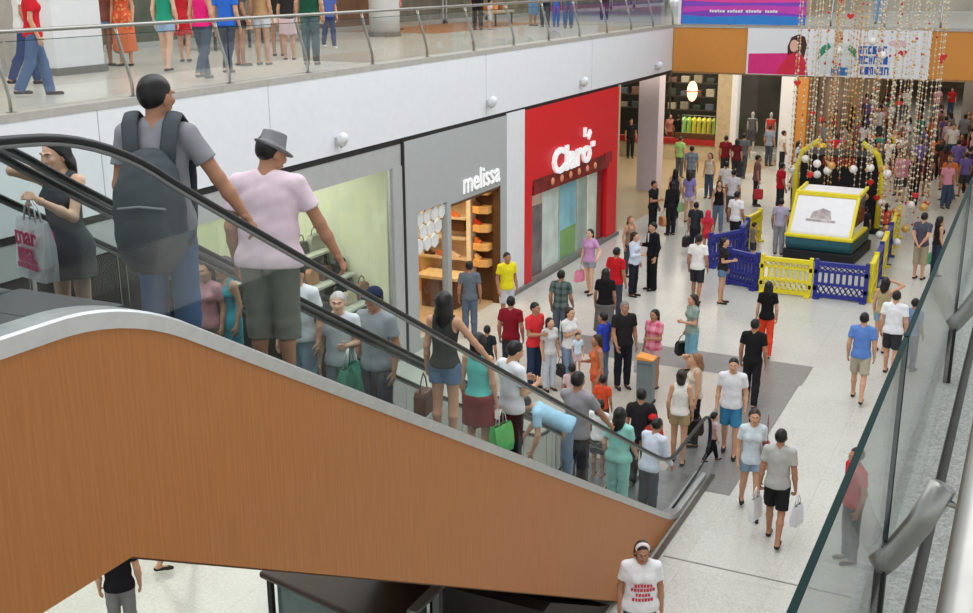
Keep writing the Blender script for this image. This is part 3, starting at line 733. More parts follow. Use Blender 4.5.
strip([(-6.05, 4.55), (-6.05, 4.8), (-5.55, 4.8), (-5.55, 4.55)], 'printed_blue_box', (44, 110, 180), .012)
mb = MB()
for r, (z0, n) in enumerate(((5.22, 6), (4.92, 6), (4.60, 6))):
    x = -5.28+.05*r
    for i in range(n):
        wq = .13 if i % 2 else .10; hq = .24
        if (i+r) % 3 == 0: mb.box((x, 36.92, z0), (x+wq, 36.925, z0+hq))
        elif (i+r) % 3 == 1: mb.box((x, 36.92, z0), (x+.04, 36.925, z0+hq)).box((x+.04, 36.92, z0+hq-.06), (x+wq, 36.925, z0+hq)).box((x+wq-.04, 36.92, z0), (x+wq, 36.925, z0+hq-.06))
        else: mb.box((x, 36.92, z0), (x+wq, 36.925, z0+.06)).box((x, 36.92, z0+hq-.06), (x+wq, 36.925, z0+hq)).box((x, 36.92, z0+.06), (x+.045, 36.925, z0+hq-.06))
        x += wq+.03
wpart(mb, 'print_lines', mat('print', (34, 92, 176), .6, var=.05), t)
strip([(-4.15+.28*cos(a*.5236), 5.55+.10*sin(a*.5236)) for a in range(12)][::-1], 'printed_oval', (222, 186, 196), .006)
strip([(-3.97, 5.16), (-4.1, 5.3), (-4.04, 5.36), (-3.97, 5.31), (-3.9, 5.36), (-3.84, 5.3)], 'printed_heart', (196, 40, 60), .006)
# spotlights along the fascia
for (y, z), pl in zip(((16.82, 4.80), (22.94, 4.86), (28.63, 4.84), (35.14, 4.80)), ('above the glass-fronted shop', 'above the grey storefront', 'above the red storefront', 'nearest the orange bridge')):
    t = empty('spotlight', 'small white spotlight on the white fascia '+pl, 'spotlight', (-11.2, y, z), 'fascia spotlights')
    wpart(MB().box((-11.2, y-.05, z-.09), (-11.14, y+.05, z+.06)), 'mount', ALU, t, .008)
    h_ = MB(); h_.lathe([(.045, -.11), (.09, -.10), (.10, .02), (.075, .10), (.03, .12)], (0, 0, 0), 14); o = h_.build('lamp_head', WHITE, t, smooth=True); o.location = (.14, 0, .03); o.rotation_euler = (radians(25), radians(35), 0)
    o2 = MB().lathe([(.08, -.004), (.08, .004)], (0, 0, 0), 14).build('lens', mat('lens', (90, 90, 92), .2), o); o2.location = (0, 0, -.112)
    wpart(MB().tube([(-11.15, y, z-.04), (-11.10, y, z-.12), (-11.06, y, z+.0)], .014, 6), 'arm', DARKMETAL, t)

# ------------------------------------------------------------------ shop fronts on the left
FX = -11.35
INNER = mat('shop_interior', (206, 212, 186), .7, var=.03, scale=.6)
struct(box('wall_shop_back', (-16.0, 4, 0), (-15.85, 19.15, 4.5), INNER))
struct(box('wall_shop_side', (-15.85, 19.0, 0), (-11.5, 19.15, 4.5), INNER))
mb = MB()
for y in (15.9, 17.0, 18.05): mb.box((-15.85, y-.012, 1.6), (-15.838, y+.012, 4.4))
struct(mb.build('trim_6', mat('panel_joint2', (150, 160, 140), .7)))
area('shop_light', (-13.6, 11.5, 4.3), (3, 14), 430, (1.0, 1.0, .88))
SILVER = mat('silver_frame', (186, 188, 188), .45, .3, .04)
t = empty('glass_storefront', 'tall glass shopfront in a silver frame left of the grey storefront', 'storefront', (FX, 12, 0))
wpart(MB().box((FX, 4, 4.0), (FX+.12, 19.12, 4.45)).box((FX, 18.78, 0), (FX+.14, 19.12, 4.0)).box((FX, 4, 0), (FX+.12, 18.8, .12)), 'frame', SILVER, t)
for y0, y1, d in ((18.70, 18.78, .1), (14.4, 14.46, .06), (9.9, 9.96, .06)): wpart(MB().box((FX+.005, y0, .1), (FX+d, y1, 4.0)), 'mullion', ALU, t)
for a, b in ((4, 9.9), (9.96, 14.4), (14.46, 18.7)): wpart(MB().box((FX+.03, a, .12), (FX+.045, b, 4.0)), 'pane', SGLASS, t)
struct(box('trim_7', (FX+.0, 19.12, 0), (FX+.15, 19.2, 4.5), DARKMETAL))
mb = MB().lathe([(.05, 0), (.05, .02)], (0, 0, 0), 12)
# goods inside the glass shop: stepped display with bags and shoes
GOOD = [(60, 66, 58), (120, 86, 60), (44, 46, 50), (150, 150, 136), (170, 120, 80), (84, 100, 84), (180, 170, 150), (96, 60, 50)]
def goods_bag(p, c, k):
    t = empty('handbag', '%s handbag on the %s display step, place %d along' % ('x', 'y', k), 'handbag', p, 'goods in the glass shop')
    a, h_ = .17+.03*(k % 3), .26+.06*(k % 2)
    MB().prism([(-a, 0), (a, 0), (a*.85, h_*.8), (a*.6, h_), (-a*.6, h_), (-a*.85, h_*.8)], -.07, .07, 'x').build('bag_body', mat('leather', c, .45), t, .02)
    MB().tube([(0, -a*.5, h_), (0, -a*.35, h_+.10), (0, 0, h_+.15), (0, a*.35, h_+.10), (0, a*.5, h_)], .011, 6).build('handle', mat('leather', tuple(int(x*.6) for x in c), .45), t, smooth=True)
    return t
CN = ['dark green', 'brown', 'black', 'pale grey', 'tan', 'sage', 'cream', 'maroon']
for lv, (x, z0, dp) in enumerate(((-12.0, 1.3, .55), (-12.55, 1.75, .55), (-13.1, 2.2, .55))):
    y0 = 13.2
    tt = empty('display_step', '%s white step of the shop display behind glass' % ('lowest', 'middle', 'top')[lv], 'display step', (x, 15.8, 0))
    wpart(MB().box((x-.28, y0, z0-.06), (x+.28, 18.92, z0)), 'step_top', mat('display_board', (200, 204, 190), .5), tt, .01)
    wpart(MB().box((x-.24, y0+.05, 0), (x+.24, y0+.1, z0-.06)).box((x-.24, 18.8, 0), (x+.24, 18.85, z0-.06)).box((x-.26, y0, 0), (x-.22, 18.9, z0-.06)), 'support', mat('display_leg', (120, 120, 112), .6), tt)
    for i in range(12):
        c = GOOD[(i*3+lv) % 8]; nm = CN[(i*3+lv) % 8]
        b = goods_bag((x, y0+.35+i*.47, z0), c, i)
        b['label'] = '%s handbag, %s from the right on the %s display step' % (nm, ['twelfth', 'eleventh', 'tenth', 'ninth', 'eighth', 'seventh', 'sixth', 'fifth', 'fourth', 'third', 'second', 'first'][i], ('lowest', 'middle', 'top')[lv])
# the grey storefront
GREY = mat('grey_storefront', (172, 176, 176), .55, var=.02)
Y0, Y1 = 19.22, 24.0
t = empty('grey_storefront', 'flat grey shopfront with a lit wooden doorway beside the white pillar', 'storefront', (FX, 21.6, 0))
op = (21.15, 23.62, 2.86); wn = (19.68, 20.98, 2.95)
wpart(MB().box((FX, Y0, wn[2]), (FX+.15, op[0], 4.46)).box((FX, op[0], op[2]), (FX+.15, Y1, 4.46)).box((FX, Y0, 0), (FX+.15, wn[0], wn[2])).box((FX, wn[1], 0), (FX+.15, op[0], wn[2])).box((FX, op[1], 0), (FX+.15, Y1, op[2])).box((FX, wn[0], 0), (FX+.15, wn[1], .25)), 'facing', GREY, t)
mb = MB()
for r in range(3):
    for c in range(4):
        y = wn[0]+.16+.33*c+(.16 if r % 2 else 0); z = 2.78-.29*r
        if y+.15 > wn[1]+.05 or (r == 2 and c > 2): continue
        mb.prism([(y+.165*cos(pi/6+k*pi/3), z+.165*sin(pi/6+k*pi/3)) for k in range(6)], FX+.06, FX+.10, 'x')
wpart(mb, 'hexagon_screen', mat('white_hexagon', (226, 228, 226), .5), t)
wpart(MB().box((FX+.03, wn[0], .25), (FX+.04, wn[1], wn[2])), 'pane', SGLASS, t)
wpart(MB().box((FX-.02, op[1]-.06, 0), (FX+.16, op[1], op[2])).box((FX-.02, op[0], op[2]-.05), (FX+.16, op[1], op[2])), 'door_lining', mat('dark_wood', (92, 60, 34), .5), t)
WARM = mat('warm_wood', (214, 152, 84), .5, var=.12, scale=3)
struct(box('wall_shop_warm', (-15.5, 19.22, 0), (-15.4, 24.0, 4.5), WARM))
struct(MB().box((-15.4, 23.75, 0), (-11.5, 23.9, 4.5)).build('wall_shop_warm', WARM))
struct(box('wall_shop_warm', (-15.4, 19.2, 0), (-11.5, 19.3, 4.5), mat('dark_shop', (120, 112, 96), .6)))
area('doorway_light', (-13.4, 21.8, 4.2), (3, 3), 170, (1.0, .82, .55))
struct(box('floor_trim_5', (-15.4, 19.3, 0), (-11.35, 23.75, .006), mat('shop_floor', (190, 160, 120), .4)))
BRD = mat('shelf_board', (232, 176, 104), .5)
for sx, nm, xa, xb in ((0, 'left', -13.4, -12.0), (1, 'right', -11.86, -11.4)):
    tt = empty('display_shelf', '%s wooden shelf unit inside the lit doorway' % ('pale' if not sx else 'glowing orange'), 'shelf', ((xa+xb)/2, 23.6, 0))
    wpart(MB().box((xa, 23.68, 0), (xb, 23.74, 3.1)), 'back_panel', mat('pale_back', (214, 190, 156), .6) if not sx else mat('dark_wood', (92, 60, 34), .5), tt)
    zs = (.5, 1.0, 1.5, 2.0, 2.5) if not sx else (.9, 1.3, 1.75, 2.2, 2.65)
    for z in zs: wpart(MB().prism([(xa, 23.68), (xb, 23.68), (xb-.03, 23.42), ((xa+xb)/2, 23.34), (xa+.03, 23.42)][::-1], z, z+(.05 if not sx else .16), 'z'), 'shelf_board', BRD if sx else mat('pale_board', (220, 196, 160), .5), tt)
    if not sx: wpart(MB().box((xb-.75, 23.5, 1.7), (xb-.1, 23.67, 1.98)), 'dark_niche', mat('dark_wood', (92, 60, 34), .5), tt)
    for i, z in enumerate(zs[:4]):
        if not sx and i == 2: continue
        zt = z+(.05 if not sx else .16)
        for j in range(3 if not sx else 1):
            x = xa+(xb-xa)*(.3+.2*j if sx else .25+.25*j); ci = (i*2+j+sx) % 5; c_ = [(196, 60, 40), (240, 190, 110), (80, 50, 34), (220, 120, 60), (230, 210, 180)][ci]
            q_ = .6 if sx else 1; o = MB().prism([(x-.14*q_, zt), (x+.12*q_, zt), (x+.14*q_, zt+.05), (x+.04*q_, zt+.08), (x-.04*q_, zt+.13), (x-.14*q_, zt+.14)], 23.45, 23.55, 'y').build('shoe', mat('plastic_shoe', c_, .3), None, .012)
            tag(o, '%s shoe, %s along, on the %s board of the %s doorway unit' % (['red', 'yellow', 'brown', 'orange', 'cream'][ci], ['first', 'second', 'third'][j], ['bottom', 'second', 'third', 'fourth'][i], 'orange' if sx else 'pale'), 'shoe', 'shoes in the lit doorway')
struct(box('column_11', (-11.99, 23.4, 0), (-11.88, 23.7, 4.4), mat('cream_pier', (240, 226, 196), .5)))
tt = empty('display_plinth', 'low honey-topped table inside the lit wooden doorway', 'table', (-12.4, 22.9, 0))
wpart(MB().box((-12.9, 22.5, .72), (-11.8, 23.2, .8)), 'table_top', mat('plinth', (220, 190, 140), .4), tt, .01); wpart(MB().box((-12.8, 22.6, 0), (-11.9, 23.1, .72)), 'base', mat('dark_wood', (92, 60, 34), .5), tt)
facade = lambda y, z, x: (lambda u, v, w_: (x+w_, y+u, z+v))
o = text_mb(MB(), 'melissa', .66, .03, facade(22.6, 3.2, FX+.18), .006).build('sign', mat('sign_white', (244, 244, 244), .4, emit=.25))
tag(o, 'white raised lettering reading melissa on the grey storefront', 'sign')
struct(box('column_4', (-11.6, 24.0, 0), (-11.2, 25.03, 4.5), WHITE))
# the red storefront
RED = mat('red_storefront', (216, 26, 34), .45, var=.03)
Y0, Y1 = 25.03, 31.75; op = (25.45, 30.9, 2.2)
t = empty('red_storefront', 'bright red shopfront with white sign and glass display, right of the white pillar', 'storefront', (FX, 28.4, 0))
wpart(MB().prism([(Y0, 0), (op[0], 0), (op[0], 2.55), (op[1], 2.40), (op[1], 0), (Y1, 0), (Y1, 4.46), (Y0, 4.46)], FX, FX+.17, 'x'), 'facing', RED, t)
wpart(MB().prism([(op[0], 2.0), (op[0]+.9, 1.95), (op[0]+.9, 0.1), (op[0], .1)], FX+.04, FX+.06, 'x'), 'photo_panel', mat('photo_panel', (110, 96, 100), .4, var=.5, scale=2.5), t)
for i, (a, b, c) in enumerate(((26.4, 27.5, (226, 234, 230)), (27.6, 28.8, (150, 204, 222)), (28.9, 29.6, (176, 190, 184)), (29.7, 30.4, (232, 236, 224)))):
    wpart(MB().box((FX+.02, a, .12), (FX+.04, b, 2.35)), 'poster', mat('poster', c, .4, var=.18, scale=1.6), t)
wpart(MB().box((FX+.045, 27.65, .15), (FX+.05, 28.75, .95)), 'poster_foot', mat('poster', (130, 176, 96), .4, var=.18, scale=1.6), t)
wpart(MB().box((FX+.08, 25.45, .1), (FX+.09, 30.9, 2.5)), 'pane', SGLASS, t)
wpart(MB().box((FX+.0, 25.45, 0), (FX+.16, 30.9, .12)), 'sill', mat('grey_sill', (128, 122, 116), .5), t)
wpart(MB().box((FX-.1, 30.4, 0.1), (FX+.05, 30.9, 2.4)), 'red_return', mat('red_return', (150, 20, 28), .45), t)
wpart(MB().prism([(25.5, 2.30), (30.95, 2.20), (30.95, 2.62), (25.5, 2.68)], FX+.10, FX+.19, 'x'), 'display_band', mat('display_band', (120, 30, 26), .5, var=.4, scale=3), t)
for i in range(6): wpart(MB().ball((FX+.2, 26.7+.62*i, 2.47-.01*i), .10, 10, 6, (.4, 1, 1)), 'peach_disc', mat('peach_disc', (226, 150, 110), .5), t, smooth=True)
area('red_shop_fill_light', (-12.2, 28.4, 4.2), (1.4, 5), 110, (1, .98, .92))  # unseen lamp added to brighten the red shop's display windows
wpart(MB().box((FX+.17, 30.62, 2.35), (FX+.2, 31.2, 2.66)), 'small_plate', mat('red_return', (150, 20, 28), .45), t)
struct(box('wall_shop_red', (-13.2, Y0, 0), (-13.1, Y1, 4.5), mat('pale_room', (206, 206, 198), .7)))
SG = mat('sign_white', (244, 244, 244), .4, emit=.25)
t = empty('sign', 'white raised lettering reading Claro with ray marks on the red storefront', 'sign', (FX+.22, 28.0, 2.98))
cf = facade(28.0, 2.92, FX+.22); wpart(text_mb(MB(), 'Claro', .88, .06, lambda u, v, w_: cf(u*1.36, v, w_), .034), 'lettering', SG, t)
for dy, dz, an in ((1.05, .42, 90), (1.33, .34, 45), (1.60, .10, 0)):
    ca, sa = cos(radians(an)), sin(radians(an)); q = [(-.05, -.07), (.2, -.07), (.2, .07), (-.05, .07)]
    wpart(MB().prism([(27.85+dy+ca*u-sa*v, 2.98+dz+sa*u+ca*v) for u, v in q], FX+.19, FX+.25, 'x'), 'ray_mark', SG, t)
struct(box('wall_red_end', (-22, 31.75, 0), (FX+.17, 31.9, 4.5), mat('tan_wall', (190, 172, 138), .7)))
struct(box('baseboard_3', (FX, 24.0, 0), (-11.12, 31.9, .10), mat('grey_base', (120, 118, 114), .6)))
# far pillar and the shops under the bridge
struct(MB().box((-13.05, 39.2, 0), (-12.3, 39.9, 4.55)).build('column_5', mat('mauve_pillar', (212, 200, 210), .5, var=.03)))
BW = 47.0
struct(box('wall_far', (-24, BW+5, 0), (-9.0, BW+5.2, 4.6), mat('dark_shop_wall', (52, 50, 46), .7, var=.5, scale=1.0)))
struct(MB().box((-24, BW, 0), (-12.1, BW+.2, .62)).build('wall_far_dado', mat('cream_dado', (206, 190, 154), .6)))
struct(box('trim_8', (-24, BW-.08, .62), (-12.1, BW+.25, .86), mat('red_sill', (168, 44, 40), .5)))
struct(box('column_6', (-12.2, BW-.1, 0), (-11.6, BW+.4, 4.6), mat('tan_wall', (190, 172, 138), .7)))
struct(box('column_7', (-11.6, BW-.1, 0), (-11.35, BW+.4, 4.6), WHITE))
struct(box('column_8', (-9.55, BW-.3, 0), (-8.95, BW+.5, 4.6), WHITE))
struct(box('column_9', (-8.9, BW-.2, 0), (-8.5, BW+.4, 4.6), ORANGE))
struct(box('trim_9', (-14.0, BW, .86), (-12.2, BW+.1, 1.1), mat('dark_wood', (92, 60, 34), .5)))
for a, b, l in ((-24, -18, 'leftmost'), (-17.9, -12.2, 'middle'), (-11.35, -9.55, 'narrow')):
    t = empty('shop_window', '%s shop window under the far bridge' % {'leftmost': 'dim', 'middle': 'dark red-silled', 'narrow': 'narrow grey'}[l], 'shop window', ((a+b)/2, BW+.1, 0))
    wpart(MB().box((a, BW+.06, .86 if l != 'narrow' else .1), (b, BW+.07, 4.5)), 'pane', GLASS, t)
    wpart(MB().box((a, BW+.02, 3.9), (b, BW+.12, 4.0)).box((b-.06, BW+.02, .86 if l != 'narrow' else 0), (b, BW+.12, 4.5)), 'frame', DARKMETAL, t)
area('window_fill_light', (-10.4, BW+1.8, 4.4), (1.6, 2), 60, (1, .96, .9))  # unseen lamp added to lighten the narrow window
area('window_fill_light', (-14.5, BW+2.2, 4.4), (7, 3), 230, (1, .9, .75))
tt = empty('shelf_unit', 'dark shelving with folded goods behind the hanging lamp', 'shelf', (-15, BW+3.2, 0))
for x in (-18, -15.2, -12.36): wpart(MB().box((x, BW+3.0, 0), (x+.06, BW+3.42, 4.2)), 'upright', mat('shelf_dark', (70, 62, 54), .6), tt)
for z in (1.7, 2.3, 2.9, 3.5): wpart(MB().box((-18, BW+3, z), (-12.3, BW+3.4, z+.04)), 'shelf_board', mat('shelf_dark', (70, 62, 54), .6), tt)
k = 0
for z in (1.74, 2.34, 2.94, 3.54):
    for i in range(9):
        c = [(150, 140, 120), (90, 100, 110), (180, 170, 150), (60, 70, 60), (120, 90, 76)][(i*3+k) % 5]
        o = MB().box((-17.6+i*.58, BW+3.02, z), (-17.25+i*.58, BW+3.34, z+.22+.06*((i+k) % 3))).build('folded_garment', mat('folded', c, .85), None, .02)
        tag(o, '%s folded stack, %s from the left on the %s dark shelf' % (['beige', 'slate', 'cream', 'olive', 'brown'][(i*3+k) % 5], ['first', 'second', 'third', 'fourth', 'fifth', 'sixth', 'seventh', 'eighth', 'ninth'][i], ['lowest', 'second', 'third', 'top'][k]), 'folded clothes', 'folded goods on the dark shelving')
    k += 1
# hanging oval lamp
t = empty('pendant_lamp', 'glowing oval pendant lamp hanging in the dark shop window', 'lamp', (-13.45, BW+.5, 2.4))
MB().ball((0, 0, .42), .36, 16, 12, (.62, .62, 1.2)).build('lamp_shade', mat('lamp_glow', (255, 196, 150), .5, emit=2.6), t, smooth=True)
MB().lathe([(.30, .40), (.31, .42), (.30, .44)], (0, 0, 0), 16).build('shade_ring', mat('lamp_ring', (150, 60, 36), .5), t)
MB().tube([(0, 0, .84), (0, 0, 1.4), (0, 0, 2.155)], .015, 6).build('cord', BLACK, t)
# clothes on a rail
t = empty('clothes_rail', 'steel clothes rail holding yellow and green garments in the far shop', 'clothes rail', (-13.2, BW+.9, 0))
MB().tube([(-.75, 0, 0), (-.75, 0, 1.75), (.75, 0, 1.75), (.75, 0, 0)], .02, 8).build('rail_frame', STEEL, t)
for s_ in (-1, 1): MB().box((s_*.75-.03, -.25, 0), (s_*.75+.03, .25, .04)).build('foot', STEEL, t)
for i in range(7):
    c = [(190, 240, 160), (200, 236, 120), (246, 244, 100), (250, 236, 110), (234, 240, 100), (250, 226, 110), (180, 210, 110)][i]
    x = -13.2-.66+i*.22
    g = empty('hanging_garment', '%s top, %s on the clothes rail' % (['mint', 'lime', 'lemon', 'golden', 'chartreuse', 'ochre', 'moss'][i], ['first', 'second', 'third', 'fourth', 'fifth', 'sixth', 'seventh'][i]), 'garment', (x, BW+.9, .95), 'garments on the far clothes rail')
    MB().prism([(-.20, 0), (.20, 0), (.17, .45), (.26, .62), (.10, .72), (-.10, .72), (-.26, .62), (-.17, .45)], -.045, .045, 'x').build('cloth_body', mat('cloth', c, .85, var=.07, scale=14, spec=.2), g, .02)
    MB().tube([(0, -.12, .72), (0, 0, .76), (0, .12, .72)], .008, 5).tube([(0, 0, .76), (0, 0, .82)], .006, 5).build('hanger', STEEL, g)
def mannequin(x, y, c1, c2, label):
    t = empty('mannequin', label, 'mannequin', (x, y, .3))
    v = Vol()
    v.ell(V3(0, 0, .95), V3(.15, .10, .12), .05).ell(V3(0, 0, 1.28), V3(.15, .10, .18), .05).cap(V3(-.15, 0, 1.4), V3(.15, 0, 1.4), .05, .05, .04).cap(V3(0, 0, 1.4), V3(0, 0, 1.55), .05, .05).ell(V3(0, .01, 1.62), V3(.07, .085, .11))
    for s_ in (-1, 1): v.cap(V3(s_*.16, 0, 1.4), V3(s_*.2, .03, 1.1), .045, .035).cap(V3(s_*.2, .03, 1.1), V3(s_*.19, .1, .86), .035, .025).cap(V3(s_*.085, 0, .9), V3(s_*.09, 0, .48), .075, .05).cap(V3(s_*.09, 0, .48), V3(s_*.09, -.02, .06), .05, .035)
    mobj('figure', np_mesh('figure', [v.mesh(.022)]), mat('mannequin_white', (200, 196, 190), .4), t)
    v = Vol(); v.ell(V3(0, 0, 1.28), V3(.17, .12, .20), .05).ell(V3(0, 0, 1.05), V3(.15, .11, .16), .05).cap(V3(-.15, 0, 1.4), V3(.15, 0, 1.4), .07, .07, .04); v.cut((0, 0, 1.44), (0, 0, 1))
    mobj('shirt', np_mesh('shirt', [v.mesh(.022)]), mat('cloth', c1, .85, var=.07, scale=14, spec=.2), t)
    v = Vol(); v.ell(V3(0, 0, .93), V3(.17, .125, .13), .05).cap(V3(-.07, 0, .9), V3(-.09, 0, .5), .11, .12, .08, True).cap(V3(.07, 0, .9), V3(.09, 0, .5), .11, .12, .08, True)
    mobj('skirt', np_mesh('skirt', [v.mesh(.022)]), mat('cloth', c2, .85, var=.07, scale=14, spec=.2), t)
    MB().lathe([(.25, -.3), (.25, 0), (.22, .02)], (0, 0, 0), 16).build('base', WHITE, t)
mannequin(-10.9, BW+.9, (90, 92, 96), (70, 70, 76), 'mannequin in dark grey behind the narrow far window')
mannequin(-10.15, BW+1.0, (206, 70, 60), (200, 150, 140), 'mannequin in red and pink behind the narrow far window')
mannequin(-9.8, BW+2.2, (120, 120, 118), (190, 90, 80), 'mannequin in grey top and red skirt, rear of the narrow far window')
mannequin(-12.4, BW+1.75, (120, 126, 130), (96, 100, 104), 'mannequin in pale grey beside the clothes rail')
# far end of the mall
struct(box('wall_end', (-9.2, 84, 0), (6, 84.3, 8), mat('end_wall', (196, 184, 166), .8, var=.4, scale=.8)))
struct(box('wall_end_left', (-9.2, BW+.4, 0), (-9.0, 84, 8), mat('far_side_wall', (186, 160, 134), .7, var=.5, scale=.7)))
struct(box('wall_right', (4.6, -6, 0), (4.8, 100, 6), mat('right_wall', (190, 186, 176), .7, var=.2, scale=.6)))
struct(MB().box((-2.1, 52.0, 0), (-1.5, 52.6, 4.55)).build('column_10', mat('tan_wall', (190, 172, 138), .7)))
struct(box('wall_far_right', (-3.6, 62, 0), (4.6, 62.3, 4.6), mat('dark_far', (150, 142, 132), .7, var=.3, scale=.8)))

# ------------------------------------------------------------------ escalators
def interp(pts):
    ys = [p[0] for p in pts]; zs = [p[1] for p in pts]
    return lambda y: float(np.interp(y, ys, zs))
def smooth_path(pts, r=2):
    p = [np.array(q, float) for q in pts]
    for _ in range(r):
        q = [p[0]]
        for a, b in zip(p[:-1], p[1:]): q += [a*.75+b*.25, a*.25+b*.75]
        q.append(p[-1]); p = q
    return [tuple(x) for x in p]
deck_pts = smooth_path([(.4, 6.07), (3.2, 6.07), (4.10, 6.05), (5.0, 5.53), (13.6, .565), (14.4, .12), (15.0, .10), (16.05, .10)], 3)
deck = interp(deck_pts)
rail_pts = smooth_path([(1.5, 6.92), (3.3, 6.93), (4.15, 6.86), (4.95, 6.337), (13.5, 1.40), (14.35, .97), (15.0, .96), (15.9, .96)], 3)
def escalator(xr, label, cat='escalator'):
    W = 1.08; xl = xr-W
    t = empty('escalator', label, cat, (xr-W/2, 8, 0))
    top = [(y, z-.09) for y, z in deck_pts if y <= 14.6]
    face = [(.4, 4.65), (3.98, 4.65), (11.98, .03), (14.55, .03)]
    for x, nm in ((xr, 1), (xl+.04, 0)):
        wpart(MB().prism(face+top[::-1], x-.04, x, 'x'), 'side_panel', WOOD, t)
    wpart(MB().prism([(.4, 4.63), (3.98, 4.63), (11.98, .01), (12.1, .01), (12.1, .06), (4.0, 4.70), (.4, 4.70)], xl+.045, xr-.045, 'x'), 'soffit_panel', mat('soffit_brown', (96, 66, 40), .6), t)
    for s_, x in ((1, xr), (-1, xl)):
        x2 = x-s_*.155
        mb = MB(); n = len(deck_pts); vs = []; fs = []
        for y, z in deck_pts: vs += [(x+s_*.012, y, z-.10), (x+s_*.012, y, z-.012), (x, y, z), (x2, y, z), (x2, y, z-.03)]
        for i in range(n-1): fs += [(5*i+k, 5*i+(k+1) % 5, 5*(i+1)+(k+1) % 5, 5*(i+1)+k) for k in range(5)]
        fs += [(0, 1, 2, 3, 4)[::-1], tuple(5*(n-1)+k for k in range(5))]
        wpart(mb.add(vs, fs), 'deck_trim', ALU, t)
        xs = x2+s_*.02
        wpart(MB().prism([(y, z-.02) for y, z in deck_pts]+[(16.05, .01), (14.2, .01)]+[(y, z-.42) for y, z in deck_pts[::-1] if z > .47], min(x2, x2+s_*.01), max(x2, x2+s_*.01), 'x'), 'skirt_panel', mat('skirt_steel', (150, 152, 152), .4, .7), t)
        xc = x-s_*.09
        hp = [(1.3, 6.2), (.95, 6.35), (.9, 6.6), (1.05, 6.85), (1.3, 6.92)]
        low = [(15.9, .96), (16.25, .95), (16.48, .85), (16.58, .62), (16.55, .40), (16.40, .24), (16.1, .15), (15.2, .13), (14.6, .13)]
        lo_ = smooth_path(low, 1)[1:]; k_ = next(i for i, q in enumerate(lo_) if i > 3 and q[1] < .3); path = hp[:-1]+rail_pts+lo_[:k_+1]
        wpart(MB().tube([(xc, y, z) for y, z in lo_[k_:]], .016, 8), 'rail_return', RUBBER, t, smooth=True)
        wpart(MB().tube([(xc, y, z) for y, z in path], .030, 12, ry=.020), 'handrail', RUBBER, t, smooth=True)
        wpart(MB().tube([(xc, y, z-.026) for y, z in rail_pts], .014, 8), 'rail_guide', mat('guide_steel', (140, 142, 142), .35, .8), t, smooth=True)
        rf = interp(rail_pts); ed = [1.35]+[3.0+1.18*i for i in range(11)]+[15.0]
        for a, b in zip(ed[:-1], ed[1:]):
            a += .006; b -= .006; ys = list(np.linspace(a, b, 9))
            wpart(MB().prism([(y, deck(y)-.02) for y in ys]+[(y, rf(y)-.03) for y in ys[::-1]], xc-.005, xc+.005, 'x'), 'glass_panel', EGLASS, t)
        g = [(15.006, .09), (15.9, .09), (16.1, .19), (16.36, .26), (16.5, .42), (16.53, .62), (16.44, .82), (16.23, .91), (15.9, .93), (15.006, .93)]
        wpart(MB().prism(g, xc-.005, xc+.005, 'x'), 'newel_glass', EGLASS, t)
    x0, x1 = xl+.165, xr-.165
    STEP = mat('step_metal', (92, 94, 96), .45, .6, .1, 40)
    for i in range(26):
        y = 4.25+i*.39; z = max(deck(y+.20)-.17, .02)
        mb = MB().box((x0, y, z-.05), (x1, y+.40, z)); mb.box((x0, y+.37, max(z-.26, .0)), (x1, y+.40, z-.05) if z > .06 else (x1, y+.40, z))
        n = 12
        for k in range(n): xx = x0+(x1-x0)*(k+.5)/n; mb.box((xx-.012, y+.01, z), (xx+.012, y+.39, z+.008))
        o = wpart(mb, 'step', STEP, t)
        e = MB().box((x0, y+.385, z+.001), (x1, y+.402, z+.010)).build('step_edge', mat('yellow_edge', (190, 170, 60), .5)); e.parent = o
    for i in range(3): wpart(MB().box((x0, 3.1+.39*i, 5.89), (x1, 3.1+.39*(i+1)-.008, 5.95)), 'step', STEP, t)
    wpart(MB().box((x0, .4, 5.93), (x1, 3.09, 6.0)), 'landing_plate', STEEL, t)
    wpart(MB().box((xl+.01, 14.42, .005), (xr-.01, 16.0, .03)), 'landing_plate', mat('plate_steel', (160, 162, 162), .35, .8), t)
    wpart(MB().box((x0, 14.35, .03), (x1, 14.6, .045)), 'comb_plate', mat('yellow_edge', (190, 170, 60), .5), t)
    return t
escalator(-4.05, 'descending escalator with orange wood side nearest the viewer')
escalator(-5.15, 'ascending escalator just left of and behind the nearest escalator')
struct(MB().box((-4.0, 11.9, 0), (-3.93, 16.2, .03)).build('trim_10', mat('dark_trim', (96, 88, 80), .4, .4)))
struct(box('trim_13', (-3.9, 13.38, 0), (4.5, 13.41, .004), mat('joint_strip', (130, 128, 122), .5)))
struct(box('floor_landing', (-8, -5, 5.6), (-.3, .4, 6.0), LANDM))

# under the escalators: glass-sided booth and enclosure darkened as shade
t = empty('booth_counter', 'dark-topped glass-sided counter under the escalators', 'counter', (-6.4, 9.2, 0))
TOPP = [(-7.38, 9.12), (-5.97, 8.84), (-5.42, 8.75), (-5.42, 9.9), (-7.3, 10.2)]
wpart(MB().prism(TOPP, 1.02, 1.1, 'z'), 'counter_top', mat('dark_counter', (54, 40, 34), .35, var=.15), t, .03)
ins = [(-7.28, 9.2), (-5.97, 8.94), (-5.50, 8.86), (-5.50, 9.82), (-7.22, 10.1)]
mb = MB()
for (ax, ay) in ((-7.28, 9.2), (-5.97, 8.94), (-5.5, 8.86), (-5.5, 9.82), (-7.22, 10.1)): mb.box((ax-.03, ay-.03, 0), (ax+.03, ay+.03, 1.02))
wpart(mb, 'corner_posts', BLACK, t)
wpart(MB().prism([(-7.22, 9.24), (-6.0, 9.0), (-5.55, 8.92), (-5.55, 9.76), (-7.18, 10.04)], .12, 1.0, 'z'), 'glass_case', mat('teal_case', (92, 112, 110), .12), t)
